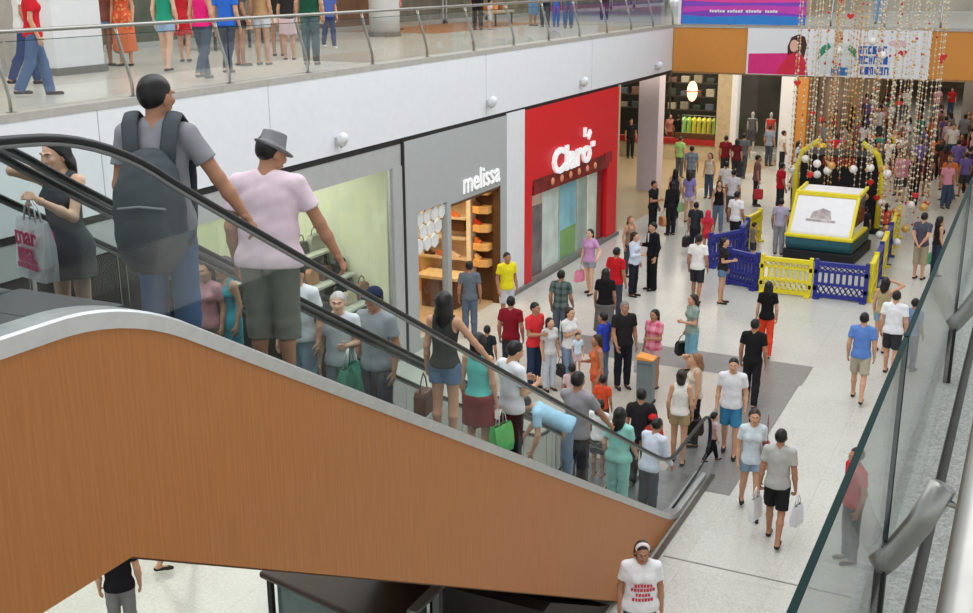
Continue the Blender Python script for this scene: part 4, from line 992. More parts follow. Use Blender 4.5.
wpart(MB().prism(ins, 0, .12, 'z'), 'base', BLACK, t)
t = empty('stair_enclosure', 'enclosure wall in the low space under the escalators, darkened to stand for shade', 'enclosure', (-4.8, 10.6, 0))
wpart(MB().prism([(9.75, 0), (11.9, 0), (11.5, .2), (9.95, 1.1), (9.75, 1.1)], -5.35, -4.12, 'x'), 'wall_panel', mat('shaded_enclosure', (46, 40, 36), .6), t)  # dark colour paints the shade under the escalators onto this wall
wpart(MB().box((-5.42, 9.66, 0), (-5.34, 9.76, 1.12)).box((-5.42, 9.1, 1.1), (-5.30, 9.8, 1.14)), 'corner_trim', ALU, t)

# ------------------------------------------------------------------ the viewer's own gallery edge
struct(box('floor_upper_right', (-.135, -5, 5.80), (4.6, 60, 6.0), GRANITE))
struct(box('ceiling_right', (-.28, -5, 5.0), (4.6, 60, 5.78), WHITE))
struct(MB().box((-.30, -5, 5.70), (-.168, 60, 6.0)).build('trim_11', GRANITE))
struct(MB().box((-.168, -5, 5.78), (-.135, 60, 5.955)).build('trim_12', mat('steel_channel', (96, 94, 90), .5, .5)))
struct(box('ceiling_upper_right', (.9, -5, 10.2), (4.8, 60, 10.4), WHITE))
t = empty('glass_balustrade', 'viewer-side glass balustrade with a thick steel handrail at the right edge', 'balustrade', (-.21, 8, 6))
wpart(MB().tube([(0.002, -2, 7.0), (0.002, 10, 7.0), (0.002, 42, 7.0)], .036, 24), 'handrail', STEEL, t, smooth=True)
pys = [.46, 2.58, 4.7, 6.82, 8.94, 11.06, 13.2, 15.3, 17.4, 19.5, 21.6, 23.7, 25.8, 28, 30.1, 32.2, 34.3, 36.4]
for a in pys:
    p_ = wpart(MB().tube([(-.222, a, 6.235), (-.205, a, 6.255), (-.175, a, 6.30), (-.14, a, 6.365), (-.098, a, 6.47)], .021, 16, ry=.031), 'post', STEEL, t, smooth=True)
    o = MB().tube([(-.11, a, 6.44), (-.06, a, 6.425), (-.02, a, 6.50), (-.004, a, 6.70), (.002, a, 6.97)], .011, 8).build('rail_bracket', STEEL, p_, smooth=True)
    wpart(MB().box((-.228, a-.018, 5.97), (-.200, a+.018, 6.25)), 'glass_clamp', DARKMETAL, t, .004)
for a, b in zip(pys[:-1], pys[1:]):
    g = wpart(MB().box((-.216, a+.008, 5.97), (-.206, b-.008, 6.81)), 'glass_panel', RGLASS, t)
    e = MB().box((-.2165, a+.006, 6.81), (-.2055, b-.006, 6.815)).box((-.2165, a+.006, 5.98), (-.2055, a+.0095, 6.81)).box((-.2165, b-.0095, 5.98), (-.2055, b-.006, 6.81)).build('glass_edge', GEDGE); e.parent = g

# ------------------------------------------------------------------ grey post with orange lid
t = empty('litter_bin', 'waist-high grey litter bin with a sloping orange lid', 'bin', (-5.93, 18.75, 0))
MB().prism([(-.14, 0), (.14, 0), (.155, .86), (-.155, .86)], -.13, .13, 'y').build('bin_body', mat('bin_grey', (118, 130, 134), .45, .2), t, .02)
MB().prism([(-.165, .86), (.165, .86), (.165, .90), (-.165, .94)], -.14, .14, 'y').build('lid', mat('bin_orange', (226, 150, 70), .5), t, .015)
MB().box((-.13, -.142, .78), (.13, -.128, .82)).build('trim_band', mat('bin_band', (96, 106, 110), .45, .2), t)
MB().box((-.155, -.145, 0), (.155, .145, .05)).build('base', BLACK, t)

# ------------------------------------------------------------------ play pen with kiddie ride
YEL = mat('yellow_plastic', (232, 214, 40), .4, var=.04); BLU = mat('blue_plastic', (44, 52, 138), .4, var=.04)
def fence_panel(p, ang, m, label, w=1.27, hgt=.98):
    t = empty('play_fence_panel', label, 'fence panel', (p[0], p[1], 0), 'play pen fence panels'); t.rotation_euler = (0, 0, radians(ang)); d = .05
    mb = MB(); mb.box((.03, -d, .03), (w-.03, d, .13)).box((.03, -d, hgt-.16), (w-.03, d, hgt-.06)).box((.03, -d, .34), (w-.03, d, .40)).box((.03, -d, .66), (w-.03, d, .71))
    for i in range(9): x = .07+(w-.14)*i/8; mb.box((x-.028, -d*.6, .40), (x+.028, d*.6, .66))
    for z0, z1 in ((.13, .34), (.71, hgt-.16)):
        n = 9
        for i in range(n):
            a = .05+(w-.10)*i/n; b = .05+(w-.10)*(i+1)/n
            for (u, v_) in ((a, b), (b, a)):
                mb.prism([(u-.016, z0), (u+.016, z0), (v_+.016, z1), (v_-.016, z1)] , -d*.6, d*.6, 'y')
    mb.build('lattice', m, t)
    for x in (0, w-.09):
        MB().box((x, -.06, 0), (x+.09, .06, hgt)).box((x-.02, -.06, .2), (x+.11, .06, .32)).box((x-.02, -.06, .62), (x+.11, .06, .74)).build('post', m, t, .01)
    for x in (.02, w-.16): MB().box((x, -.16, 0), (x+.14, .16, .05)).build('foot', m, t, .01)
    return t
FP = [((-5.78, 27.25), 0, YEL, 'yellow fence panel at the front of the play pen'), ((-4.48, 27.28), 0, BLU, 'blue fence panel at the front right of the play pen'),
      ((-6.72, 27.72), -25, BLU, 'blue fence panel angled at the pen front left corner'),
      ((-3.18, 27.36), 92, YEL, 'yellow fence panel on the right side, nearest the front'), ((-3.22, 28.64), 92, BLU, 'blue fence panel on the right side, second from the front'),
      ((-3.26, 29.92), 92, YEL, 'yellow fence panel on the right side, third from the front'), ((-3.30, 31.2), 92, BLU, 'blue fence panel on the right side, fourth from the front'),
      ((-3.34, 32.48), 92, YEL, 'yellow fence panel on the right side, fifth from the front'), ((-3.38, 33.76), 92, YEL, 'yellow fence panel on the right side, farthest back'),
      ((-7.55, 29.0), 60, BLU, 'blue fence panel on the left side behind the dark-topped woman'), ((-7.2, 31.6), 84, YEL, 'yellow fence panel standing at the left rear of the pen'), ((-7.0, 30.2), 95, BLU, 'blue fence panel on the left side before the yellow one')]
for p, a, m, l in FP: fence_panel(p, a, m, l, .98 if 'angled' in l else 1.27)
t = empty('kiddie_ride', 'white and yellow kiddie ride with a big sloping screen inside the play pen', 'kiddie ride', (-5.0, 31.4, 0)); t.rotation_euler = (0, 0, radians(-4)); t.scale = (.80, .8, .83)
MB().box((-1.2, -.6, 0), (1.2, 2.2, .35)).build('base', BLACK, t, .04)
MB().prism([(-.55, .35), (-.75, .55), (-.70, .80), (2.1, .80), (2.1, .35)], -1.12, 1.12, 'x').build('lower_body', mat('teal_plastic', (28, 84, 96), .35), t, .05)
SCRP = [(-.62, .86), (-.62, .96), (.20, 2.10), (1.5, 2.22), (1.5, .86)]
MB().prism(SCRP, -1.02, 1.02, 'x').build('cab_shell', mat('cab_white', (232, 232, 234), .35, var=.03), t, .06)
MB().box((-1.16, -.74, .78), (1.16, 1.6, .90)).build('bumper', YEL, t, .04)
for s_ in (-1, 1):
    MB().prism([(-.68, .88), (-.56, .88), (.26, 2.06), (1.5, 2.20), (1.5, 2.30), (.18, 2.18)], s_*1.0, s_*1.10, 'x').build('side_frame', YEL, t, .02)
    MB().prism([(0.0, 1.15), (.42, 1.95), (1.35, 2.05), (1.35, 1.15)], s_*1.02, s_*1.045, 'x').build('side_window', mat('cab_window', (40, 44, 48), .15), t)
MB().prism([(.14, 2.06), (.24, 2.04), (.32, 2.20), (.16, 2.20)], -1.1, 1.1, 'x').build('roof_bar', YEL, t, .02)
mb = MB(); nrm = Vector((0, -(2.10-.96), .82)).normalized()
def scr(u, v, w_): b = Vector((0, -.62, .96)); e = Vector((0, .82, 1.14)); return tuple(b+e*v+Vector((u, 0, 0))+nrm*w_)
mb.add([scr(-.42, .38, .008), scr(.30, .38, .008), scr(.22, .60, .008), scr(-.05, .66, .008), scr(-.38, .54, .008)], [(0, 1, 2, 3, 4)]); mb.add([scr(-.55, .30, .006), scr(.45, .30, .006), scr(.45, .36, .006), scr(-.55, .36, .006)], [(0, 1, 2, 3)])
mb.build('screen_picture', mat('screen_print', (170, 158, 156), .5, var=.45, scale=5), t)
for sx in (-.75, .75):
    w_ = MB(); w_.prism([(.33*cos(k*pi/10)-.1, .33+.33*sin(k*pi/10)) for k in range(20)], sx-.14, sx+.14, 'x'); w_.build('wheel', RUBBER, t, .03)
t = empty('play_tower', 'black play frame with yellow corner arches behind the kiddie ride', 'play frame', (-5.3, 36.0, 0))
MB().box((-1.3, -.9, 0), (1.3, .9, .25)).build('base', BLACK, t, .03)
MB().box((-1.15, -.75, .25), (1.15, .75, 2.3)).build('net_body', mat('black_net', (24, 22, 24), .8, var=.3, scale=20), t)
for s_ in (-1, 1): MB().tube([(s_*1.25, -.85, .2), (s_*1.25, -.85, 1.9), (s_*1.1, -.85, 2.4), (s_*.62, -.85, 2.75)], .085, 10).build('arch_post', YEL, t, smooth=True)
MB().box((-.5, -.80, 2.0), (.5, -.76, 2.25)).build('red_plate', mat('red_plate', (130, 30, 34), .5), t)

# ------------------------------------------------------------------ hanging bead strings over the pen
rb = random.Random(11)
BC = [(mat('bead_pearl', (212, 198, 172), .35, var=.08), 'pearl'), (mat('bead_gold', (206, 160, 90), .3, .3), 'gold'), (mat('bead_red', (196, 40, 44), .35), 'red'), (mat('bead_green', (30, 96, 62), .4), 'green')]
spots = []
for ring, (rx, ry, n) in enumerate(((1.95, 1.5, 23), (1.5, 1.05, 18), (.95, .55, 13))):
    for i in range(n):
        a = 2*pi*(i+.3*ring)/n
        spots.append((-4.5+rx*cos(a), 33.5+ry*sin(a), ring))
spots.sort()
for i, (x, y, ring) in enumerate(spots):
    z0 = (1.5 if x < -4.2 else .75)+rb.uniform(-.4, .6)
    if abs(x+5) < 1.3 and y < 33.7: z0 = 2.15+rb.uniform(0, .35)
    z1 = 11.2
    pal = rb.choice([0, 0, 0, 0, 0, 1])
    t = empty('bead_string', '', 'bead string', (x, y, z0), 'hanging bead strings')
    orn = rb.choice(['white ball', 'red heart', 'plain tail', 'plain tail', 'plain tail', 'gold ball'])
    mb = MB(); mb.tube([(0, 0, 0), (0, 0, (z1-z0)/2), (0, 0, z1-z0)], .006, 4)
    z = 0.08; k = 0
    while z < z1-z0:
        mb.mi = 0 if k % 7 else 1
        if rb.random() < .06: mb.mi = 2
        if z+z0 > 7.4: mb.mi = 0; z += .25
        mb.ball((0, 0, z), .029 if k % 4 else .038, 6, 4); z += .17; k += 1
    mb.build('beads', [BC[pal][0], BC[1][0], BC[2][0]], t, smooth=True)
    for q in range(rb.choice([1, 1, 1, 2])):
        zz = 0 if q == 0 else rb.uniform(.6, 5.5)
        if q == 0 and orn == 'plain tail': continue
        if q == 0 and orn == 'red heart' or (q and rb.random() < .5):
            m = MB(); m.prism([(.10*sin(a)**3, (13*cos(a)-5*cos(2*a)-2*cos(3*a)-cos(4*a))*.10/16) for a in [2*pi*k/16 for k in range(16)]][::-1], -.03, .03, 'y')
            o = m.build('heart', mat('heart_red', (200, 36, 40), .4), t, .01)
        else: o = MB().ball((0, 0, 0), .115, 12, 8).build('ball_ornament', mat('ornament_white', (232, 228, 224), .4) if orn != 'gold ball' else BC[1][0], t, smooth=True)
        o.location = (0, 0, zz)
    spots[i] = (x, y, z0, t, pal, orn)
left = sorted(spots, key=lambda s: (s[0]*cos(radians(26))+s[1]*sin(radians(26)))/(s[1]*cos(radians(26))-s[0]*sin(radians(26))))
ordn = ['first', 'second', 'third', 'fourth', 'fifth', 'sixth', 'seventh', 'eighth', 'ninth', 'tenth', 'eleventh', 'twelfth', 'thirteenth', 'fourteenth', 'fifteenth', 'sixteenth', 'seventeenth', 'eighteenth', 'nineteenth', 'twentieth', 'twenty-first', 'twenty-second', 'twenty-third', 'twenty-fourth', 'twenty-fifth', 'twenty-sixth', 'twenty-seventh', 'twenty-eighth', 'twenty-ninth', 'thirtieth']
for i, s_ in enumerate(left):
    side = ('left', i) if i < 27 else ('right', len(left)-1-i)
    s_[3]['label'] = '%s bead string ending in a %s, %s from the %s of the hanging strings' % ('pearl' if s_[4] == 0 else 'golden', s_[5], ordn[side[1]], side[0])

# ------------------------------------------------------------------ everyone in the mall: (place, facing, figure, bags)
PEOPLE = [
  ((-4.6, 5.05, 5.24), 22, 'dark-haired man with black backpack in grey shirt at the top of the escalator', [], dict(lod=0, top=('tee', (140, 140, 144)), bot=('jeans', (64, 92, 126)), hair=('short', 'k'), skin=2, R='RAIL+.35', L='down', head=(-26, 4), backpack=1, h=1.83)),
  ((-4.6, 6.04, 4.79), 20, 'man in pale pink polo and grey hat leaning on the escalator handrail', [], dict(lod=0, top=('tee', (226, 204, 212)), bot=('long_shorts', (112, 116, 106)), hair=('short', 'k'), skin=2, R='RAIL+.42', L='down', hat=('fedora', (134, 134, 136)), lean=5, head=(-44, 20), fat=1.3, h=1.82)),
  ((-4.58, 8.49, 3.43), 6, 'woman with long black hair, dark sleeveless top and denim shorts on the escalator', [(0, (0.24, 0.12, 0.24), (98, 62, 44), 'brown bag hanging from the long-haired escalator woman')], dict(lod=0, f=1, top=('tank', (58, 60, 56)), bot=('shorts', (96, 122, 150)), hair=('vlong', 'k'), skin=1, R='RAIL+.35', L='bag', head=(10, 0), h=1.48)),
  ((-4.75, 9.5, 2.76), 4, 'woman in turquoise top and dark red skirt ahead of the long-haired woman', [(1, (0.3, 0.12, 0.3), (96, 196, 110), 'green and white carrier bag of the turquoise-top woman')], dict(lod=0, f=1, top=('tank', (98, 200, 190)), bot=('skirt', (130, 40, 44)), hair=('bob', 'k'), skin=1, R='bag', L='down', h=1.45)),
  ((-4.55, 9.87, 2.53), -30, 'balding man in white shirt and black trousers on the escalator', [], dict(lod=0, top=('tee', (226, 228, 232)), bot=('jeans', (26, 26, 30)), hair=('short', 'k'), skin=1, R='hold', L='hold', head=(-10, 20), fat=1.1, h=1.51)),
  ((-4.58, 11.81, 1.41), -6, 'man in grey shirt reaching to the handrail low on the escalator', [(0, (0.26, 0.1, 0.3), (176, 140, 206), 'purple carrier bag held low on the escalator')], dict(lod=0, top=('tee', (150, 146, 150)), bot=('jeans', (58, 58, 62)), hair=('short', 'k'), skin=2, R='RAIL+.5', L=(-0.06, 0.36, 0.78), h=1.67)),
  ((-4.46, 11.2, 1.86), 108, 'stooping person in light blue shirt and jeans on the escalator', [(0, (0.22, 0.12, 0.18), (60, 84, 150), 'small blue bag by the stooping person on the escalator')], dict(lod=0, h=1.42, lean=64, top=('tee', (160, 204, 226)), bot=('jeans', (120, 140, 160)), hair=('short', 'k'), skin=1, L='down', R='fwd', head=(0, 20))),
  ((-4.58, 13.39, 0.51), -4, 'woman in mint green top with black hair near the escalator foot', [], dict(lod=0, f=1, fat=1.3, top=('tee', (150, 212, 200)), bot=('slacks', (150, 210, 198)), hair=('long', 'k'), skin=1, R='fwd', L='down', h=1.55)),
  ((-4.42, 14.28, 0.03), -20, 'person in white long-sleeved shirt stepping off the escalator', [], dict(lod=0, h=1.55, top=('long', (206, 212, 226)), bot=('jeans', (70, 74, 84)), hair=('short', 'k'), skin=2, R='fwd', L='hold', lean=14)),
  ((-4.72, 15.32, 0.0), 10, 'child with a bright red cap at the foot of the escalator', [], dict(lod=0, h=1.22, top=('tee', (190, 60, 54)), bot=('shorts', (70, 74, 90)), hair=('short', 'k'), skin=2, hat=('cap', (206, 40, 40)))),
  ((-5.85, 5.46, 5.01), -170, 'woman in strapless dark dress on the phone carrying a white bag with pink letters', [], dict(lod=0, f=1, top=('dress', (70, 74, 78)), bot=('none', (0, 0, 0)), hair=('long', 'k'), skin=0, R='phone', L=(-0.05, 0.29, 1.2), head=(-10, 8), eyes=1, mbag=1, h=1.58)),
  ((-5.75, 4.6, 5.69), -175, 'dark-clothed rider at the left picture edge on the far escalator', [], dict(lod=1, top=('tee', (60, 62, 66)), bot=('jeans', (50, 50, 56)), hair=('short', 'k'), skin=2, h=1.4)),
  ((-5.85, 6.84, 4.33), -175, 'rider in pink floral top beyond the backpack man', [], dict(lod=1, f=1, top=('tee', (214, 150, 160)), bot=('shorts', (120, 110, 100)), hair=('bob', 'b'), skin=1, h=1.09)),
  ((-5.75, 6.95, 4.33), 170, 'girl in long turquoise dress on the far escalator', [], dict(lod=1, f=1, top=('dress', (60, 170, 190)), bot=('skirt', (60, 170, 190)), hair=('bob', 'b'), skin=1, h=1.1)),
  ((-5.85, 8.06, 3.66), -170, 'rider in white shirt and pale jeans hidden behind the hat man', [], dict(lod=1, top=('tee', (226, 230, 232)), bot=('jeans', (146, 170, 190)), hair=('short', 'k'), skin=1, h=1.48)),
  ((-5.6, 8.33, 3.43), -155, 'grey-haired rider in white shirt on the far escalator', [(0, (0.36, 0.12, 0.42), (96, 206, 170), 'mint green carrier bag held by the grey-haired rider')], dict(lod=0, top=('tee', (222, 226, 232)), bot=('jeans', (150, 160, 172)), hair=('short', 'w'), skin=0, L='hold', R='down', fat=1.1, eyes=1, h=1.39)),
  ((-5.95, 9.52, 2.76), -180, 'rider in dark blue cap behind the grey-haired rider', [], dict(lod=1, top=('tee', (150, 156, 160)), bot=('jeans', (70, 76, 90)), hair=('short', 'k'), skin=2, hat=('cap', (34, 40, 66)), h=1.77)),
  ((-2.64, 14.46, 0.0), 2, 'man in grey T-shirt and black shorts walking away with white carrier bags', [(0, (0.26, 0.1, 0.32), (232, 234, 236), 'white carrier bag in the left hand of the grey T-shirt man'), (1, (0.24, 0.1, 0.3), (226, 230, 234), 'white carrier bag in the right hand of the grey T-shirt man')], dict(lod=0, h=1.7, top=('tee', (178, 178, 174)), bot=('shorts', (30, 30, 32)), hair=('short', 'k'), skin=2, L='bag', R='bag', walk=12)),
  ((-3.16, 15.16, 0.0), -163, 'woman in white printed T-shirt and denim shorts walking towards the viewer', [(0, (0.22, 0.1, 0.28), (214, 220, 236), 'pale blue carrier bag of the woman in denim shorts')], dict(lod=0, f=1, h=1.66, top=('tee', (206, 218, 224)), bot=('shorts', (140, 164, 186)), hair=('tail', 'b'), skin=1, L='bag', R='down', walk=14, eyes=1, sbag=((150, 36, 44), 'red shoulder bag on the woman in denim shorts'))),
  ((-3.95, 17.09, 0.0), -171, 'young man in white T-shirt and blue shorts facing the viewer', [], dict(lod=1, h=1.7, top=('tee', (222, 222, 226)), bot=('shorts', (60, 130, 170)), hair=('short', 'k'), skin=1, walk=8, eyes=1)),
  ((-4.15, 19.43, 0.0), 2, 'man in black T-shirt seen from behind on the dark floor band', [], dict(lod=1, h=1.68, top=('tee', (28, 28, 30)), bot=('jeans', (34, 34, 38)), hair=('short', 'k'), skin=2, walk=6)),
  ((-4.55, 22.36, 0.0), 10, 'woman in black top and orange-red trousers walking away', [], dict(lod=1, f=1, h=1.62, top=('tee', (26, 24, 26)), bot=('jeans', (226, 74, 44)), hair=('vlong', 'k'), skin=1, walk=10, L='bag', bags2=[(0, (0.26, 0.1, 0.26), (226, 90, 140), 'pink handbag of the woman in orange-red trousers')])),
  ((-2.43, 20.57, 0.0), 2, 'man in blue polo shirt and khaki shorts walking away', [], dict(lod=1, h=1.72, top=('tee', (96, 134, 204)), bot=('shorts', (176, 168, 148)), hair=('short', 'k'), skin=1, walk=14)),
  ((-2.44, 23.64, 0.0), -14, 'woman in beige top and denim shorts with raised arm', [], dict(lod=1, f=1, h=1.62, top=('tank', (176, 160, 120)), bot=('shorts', (130, 156, 180)), hair=('long', 'k'), skin=1, R='up')),
  ((-2.08, 22.31, 0.0), -5, 'man in white T-shirt and black shorts near the glass railing', [], dict(lod=1, h=1.72, fat=1.12, top=('tee', (232, 232, 236)), bot=('shorts', (50, 50, 54)), hair=('short', 'k'), skin=1, walk=8)),
  ((-1.76, 22.7, 0.0), -26, 'short person half hidden behind the glass railing beside the white T-shirt man', [], dict(lod=1, h=1.5, top=('tee', (110, 140, 180)), bot=('jeans', (70, 84, 110)), hair=('short', 'k'), skin=2)),
  ((-2.34, 30.19, 0.0), -16, 'man in dark grey shirt and khaki shorts with hands behind his back', [], dict(lod=1, h=1.76, top=('tee', (78, 78, 92)), bot=('long_shorts', (164, 152, 128)), hair=('short', 'k'), skin=1, L='behind', R='behind')),
  ((-1.99, 30.68, 0.0), -56, 'woman in black top and jeans with a mint bag by the glass railing', [(0, (0.26, 0.1, 0.3), (120, 206, 150), 'mint green bag of the black-topped woman by the railing')], dict(lod=1, f=1, h=1.6, top=('tank', (40, 36, 40)), bot=('jeans', (52, 62, 84)), hair=('long', 'k'), skin=1, L='bag')),
  ((-1.62, 14.33, 0.0), 126, 'person in red T-shirt cut off by the near glass railing', [], dict(lod=1, h=1.66, top=('tee', (206, 40, 52)), bot=('jeans', (60, 60, 70)), hair=('short', 'k'), skin=2)),
  ((-3.35, 10.68, 0.0), -155, 'woman in white T-shirt with red lettering walking below the escalator', [], dict(lod=0, f=1, h=1.68, fat=1.4, top=('tee', (236, 236, 238)), bot=('jeans', (80, 90, 110)), hair=('bob', 'b'), skin=2, eyes=1, hat=('band', (222, 214, 212)), walk=8, print=1, head=(0, 10))),
  ((-8.9, 8.5, 0.0), 42, 'person in black T-shirt and grey jeans half hidden under the escalator', [], dict(lod=1, h=1.66, top=('tee', (26, 24, 28)), bot=('jeans', (128, 128, 128)), hair=('short', 'k'), skin=1)),
  ((-9.62, 10.33, 0.0), -47, 'person whose feet show just under the escalator side', [], dict(lod=1, h=1.68, top=('tee', (150, 150, 150)), bot=('shorts', (60, 60, 66)), hair=('short', 'k'), skin=1, walk=14)),
  ((-10.29, 22.05, 0.0), -130, 'man in bright yellow T-shirt by the white pillar', [], dict(lod=1, h=1.7, top=('tee', (236, 222, 40)), bot=('shorts', (206, 206, 214)), hair=('short', 'k'), skin=2, L='down', eyes=1)),
  ((-10.65, 20.91, 0.0), 25, 'man in slate grey shirt and jeans at the lit doorway', [], dict(lod=1, h=1.72, top=('tee', (104, 112, 122)), bot=('jeans', (96, 108, 128)), hair=('short', 'k'), skin=2)),
  ((-8.68, 18.78, 0.0), 13, 'man in maroon shirt seen from behind beside the red T-shirt man', [], dict(lod=1, h=1.72, top=('tee', (132, 24, 38)), bot=('jeans', (52, 54, 62)), hair=('short', 'k'), skin=2)),
  ((-8.1, 18.6, 0.0), -111, 'man in red T-shirt with white stripe and dark jeans', [], dict(lod=1, h=1.72, top=('tee', (214, 34, 42)), bot=('jeans', (44, 58, 84)), hair=('short', 'k'), skin=2, R='hold', eyes=1, pat=('stripe', (214, 40, 46), 2))),
  ((-8.91, 18.21, 0.0), 16, 'child in dark T-shirt behind the white-shirted rider', [], dict(lod=1, h=1.25, top=('tee', (36, 40, 44)), bot=('shorts', (60, 60, 60)), hair=('short', 'k'), skin=2)),
  ((-8.6, 21.11, 0.0), 2, 'man in green plaid shirt facing the shops', [], dict(lod=1, h=1.7, top=('tee', (96, 110, 108)), bot=('jeans', (84, 96, 110)), hair=('short', 'k'), skin=2, pat=('plaid', (40, 58, 56), 22), R='fwd')),
  ((-9.54, 25.25, 0.0), 171, 'woman in lilac top and grey shorts by the red shop window', [(1, (0.28, 0.1, 0.3), (240, 150, 176), 'pink carrier bag of the lilac-top woman')], dict(lod=1, f=1, h=1.66, top=('tee', (200, 150, 196)), bot=('shorts', (150, 156, 168)), hair=('tail', 'b'), skin=0, R='bag', L='out', walk=6, eyes=1)),
  ((-7.86, 21.78, 0.0), 15, 'woman with a great dark mane, black top and grey skirt', [], dict(lod=1, f=1, h=1.66, fat=1.15, top=('tee', (28, 26, 28)), bot=('long_skirt', (110, 106, 104)), hair=('vlong', 'k'), skin=2)),
  ((-8.24, 23.53, 0.0), -11, 'man in red shirt behind the woman with the dark mane', [], dict(lod=1, h=1.7, top=('tee', (196, 30, 40)), bot=('jeans', (60, 64, 80)), hair=('short', 'k'), skin=2)),
  ((-8.49, 25.54, 0.0), -102, 'woman in pale blue blouse and dark trousers talking to the suited man', [], dict(lod=1, f=1, h=1.62, top=('long', (206, 214, 232)), bot=('jeans', (34, 36, 44)), hair=('tail', 'b'), skin=1, R='hold')),
  ((-9.21, 27.32, 0.0), -131, 'woman with tan hair in brown top just behind the pale blue blouse', [], dict(lod=1, f=1, h=1.62, top=('tank', (150, 120, 100)), bot=('jeans', (70, 70, 80)), hair=('long', 'l'), skin=1, L='carry')),
  ((-8.26, 26.26, 0.0), 137, 'man in black suit with a white collar strip', [], dict(lod=1, h=1.74, top=('suit', (24, 24, 28)), bot=('slacks', (24, 24, 28)), hair=('short', 'k'), skin=1, R='hold', eyes=1, collar=1)),
  ((-10.13, 32.11, 0.0), -102, 'stout man in black shirt leaning by the mauve pillar', [], dict(lod=1, h=1.7, fat=1.15, top=('tee', (30, 30, 34)), bot=('jeans', (28, 28, 32)), hair=('short', 'k'), skin=2, R='hold')),
  ((-9.68, 32.47, 0.0), 47, 'woman in black with a tan handbag beside the stout man in black', [(0, (0.3, 0.12, 0.3), (206, 140, 100), 'tan handbag of the woman in black near the mauve pillar')], dict(lod=1, f=1, h=1.66, top=('long', (30, 28, 32)), bot=('jeans', (34, 34, 38)), hair=('long', 'k'), skin=1, L='bag')),
  ((-6.58, 19.32, 0.0), -141, 'bald man in black shirt and black trousers in the waiting group', [], dict(lod=1, h=1.74, fat=1.08, top=('tee', (36, 34, 36)), bot=('jeans', (32, 34, 42)), hair=('short', 'g'), skin=2, eyes=1, R='fwd')),
  ((-6.93, 19.15, 0.0), 80, 'boy in royal blue shirt and jeans next to the bald man', [], dict(lod=1, h=1.52, top=('tee', (50, 66, 170)), bot=('jeans', (110, 132, 156)), hair=('short', 'k'), skin=2)),
  ((-7.53, 18.94, 0.0), -118, 'woman in white T-shirt holding a baby in the waiting group', [], dict(lod=1, f=1, h=1.6, top=('tee', (226, 226, 224)), bot=('jeans', (130, 150, 176)), hair=('bun', 'b'), skin=1, eyes=1, R='carry', L='carry')),
  ((-6.7, 17.25, 0.95), -139, 'baby in pale blue held in the arms of the white T-shirt woman', [], dict(lod=1, h=0.72, top=('tee', (206, 222, 236)), bot=('shorts', (220, 190, 190)), hair=('short', 'b'), skin=1)),
  ((-6.52, 17.72, 0.0), 130, 'woman in orange top with bare arms beside the baby', [], dict(lod=1, f=1, h=1.56, top=('tank', (214, 110, 70)), bot=('shorts', (200, 80, 50)), hair=('bob', 'b'), skin=2, R='hold')),
  ((-6.66, 16.9, 0.0), 12, 'child in dusty pink top among the waiting group', [], dict(lod=1, h=1.24, f=1, top=('tee', (206, 176, 178)), bot=('shorts', (206, 70, 120)), hair=('short', 'k'), skin=2)),
  ((-6.06, 16.8, 0.0), 0, 'small child in orange-red shirt in front of the bald man', [], dict(lod=1, h=1.15, top=('tee', (220, 80, 48)), bot=('shorts', (90, 60, 60)), hair=('short', 'k'), skin=2)),
  ((-7.8, 18.62, 0.0), -127, 'person in pale grey shorts with a dark bag behind the red T-shirt man', [(0, (0.24, 0.1, 0.24), (40, 36, 40), 'dark bag beside the pale grey shorts')], dict(lod=1, f=1, h=1.45, top=('tee', (206, 206, 206)), bot=('jeans', (196, 204, 214)), hair=('bob', 'k'), skin=1, L='bag')),
  ((-6.06, 19.56, 0.0), 162, 'woman with short dark hair in pink plaid blouse', [(1, (0.26, 0.1, 0.28), (236, 232, 234), 'white carrier bag of the pink plaid woman')], dict(lod=1, f=1, h=1.58, fat=1.12, top=('tee', (226, 150, 170)), bot=('shorts', (206, 170, 176)), hair=('bob', 'k'), skin=2, R='bag', L='hold', eyes=1, pat=('plaid', (206, 80, 110), 20))),
  ((-5.66, 20.75, 0.0), 135, 'woman in green-grey dress with a black shoulder bag', [], dict(lod=1, f=1, h=1.62, top=('tee', (140, 160, 150)), bot=('long_shorts', (120, 170, 190)), hair=('long', 'b'), skin=1, L='hold', eyes=1, bags2=[(1, (0.34, 0.14, 0.28), (26, 24, 26), 'large black handbag of the green-grey dressed woman')], R='bag')),
  ((-4.6, 17.23, 0.0), 115, 'blonde woman with arm raised across her face by the escalator foot', [], dict(lod=1, f=1, h=1.64, top=('tank', (206, 196, 180)), bot=('jeans', (34, 34, 38)), hair=('long', 'l'), skin=1, R='up', L='bag', bags2=[(0, (0.34, 0.14, 0.28), (24, 22, 24), 'black handbag of the blonde woman')])),
  ((-4.62, 16.46, 0.0), 8, 'woman in white sleeveless top and tan shorts seen from behind', [], dict(lod=1, f=1, h=1.6, top=('tank', (232, 228, 222)), bot=('shorts', (176, 150, 112)), hair=('bun', 'b'), skin=1, walk=5)),
  ((-4.91, 15.33, 0.0), 13, 'dark-haired person in black top waiting just past the escalator foot', [], dict(lod=1, h=1.62, top=('tee', (40, 36, 40)), bot=('jeans', (50, 50, 60)), hair=('short', 'k'), skin=2)),
  ((-5.59, 15.37, 0.0), 0, 'child in white T-shirt with black hair behind the low handrail', [], dict(lod=1, h=1.3, top=('tee', (226, 226, 228)), bot=('shorts', (60, 60, 64)), hair=('bob', 'k'), skin=1)),
  ((-4.12, 16.7, 0.0), -46, 'person in black trousers hurrying past the escalator end', [], dict(lod=1, h=0.86, top=('tee', (206, 170, 176)), bot=('jeans', (26, 26, 30)), hair=('short', 'k'), skin=1, walk=18)),
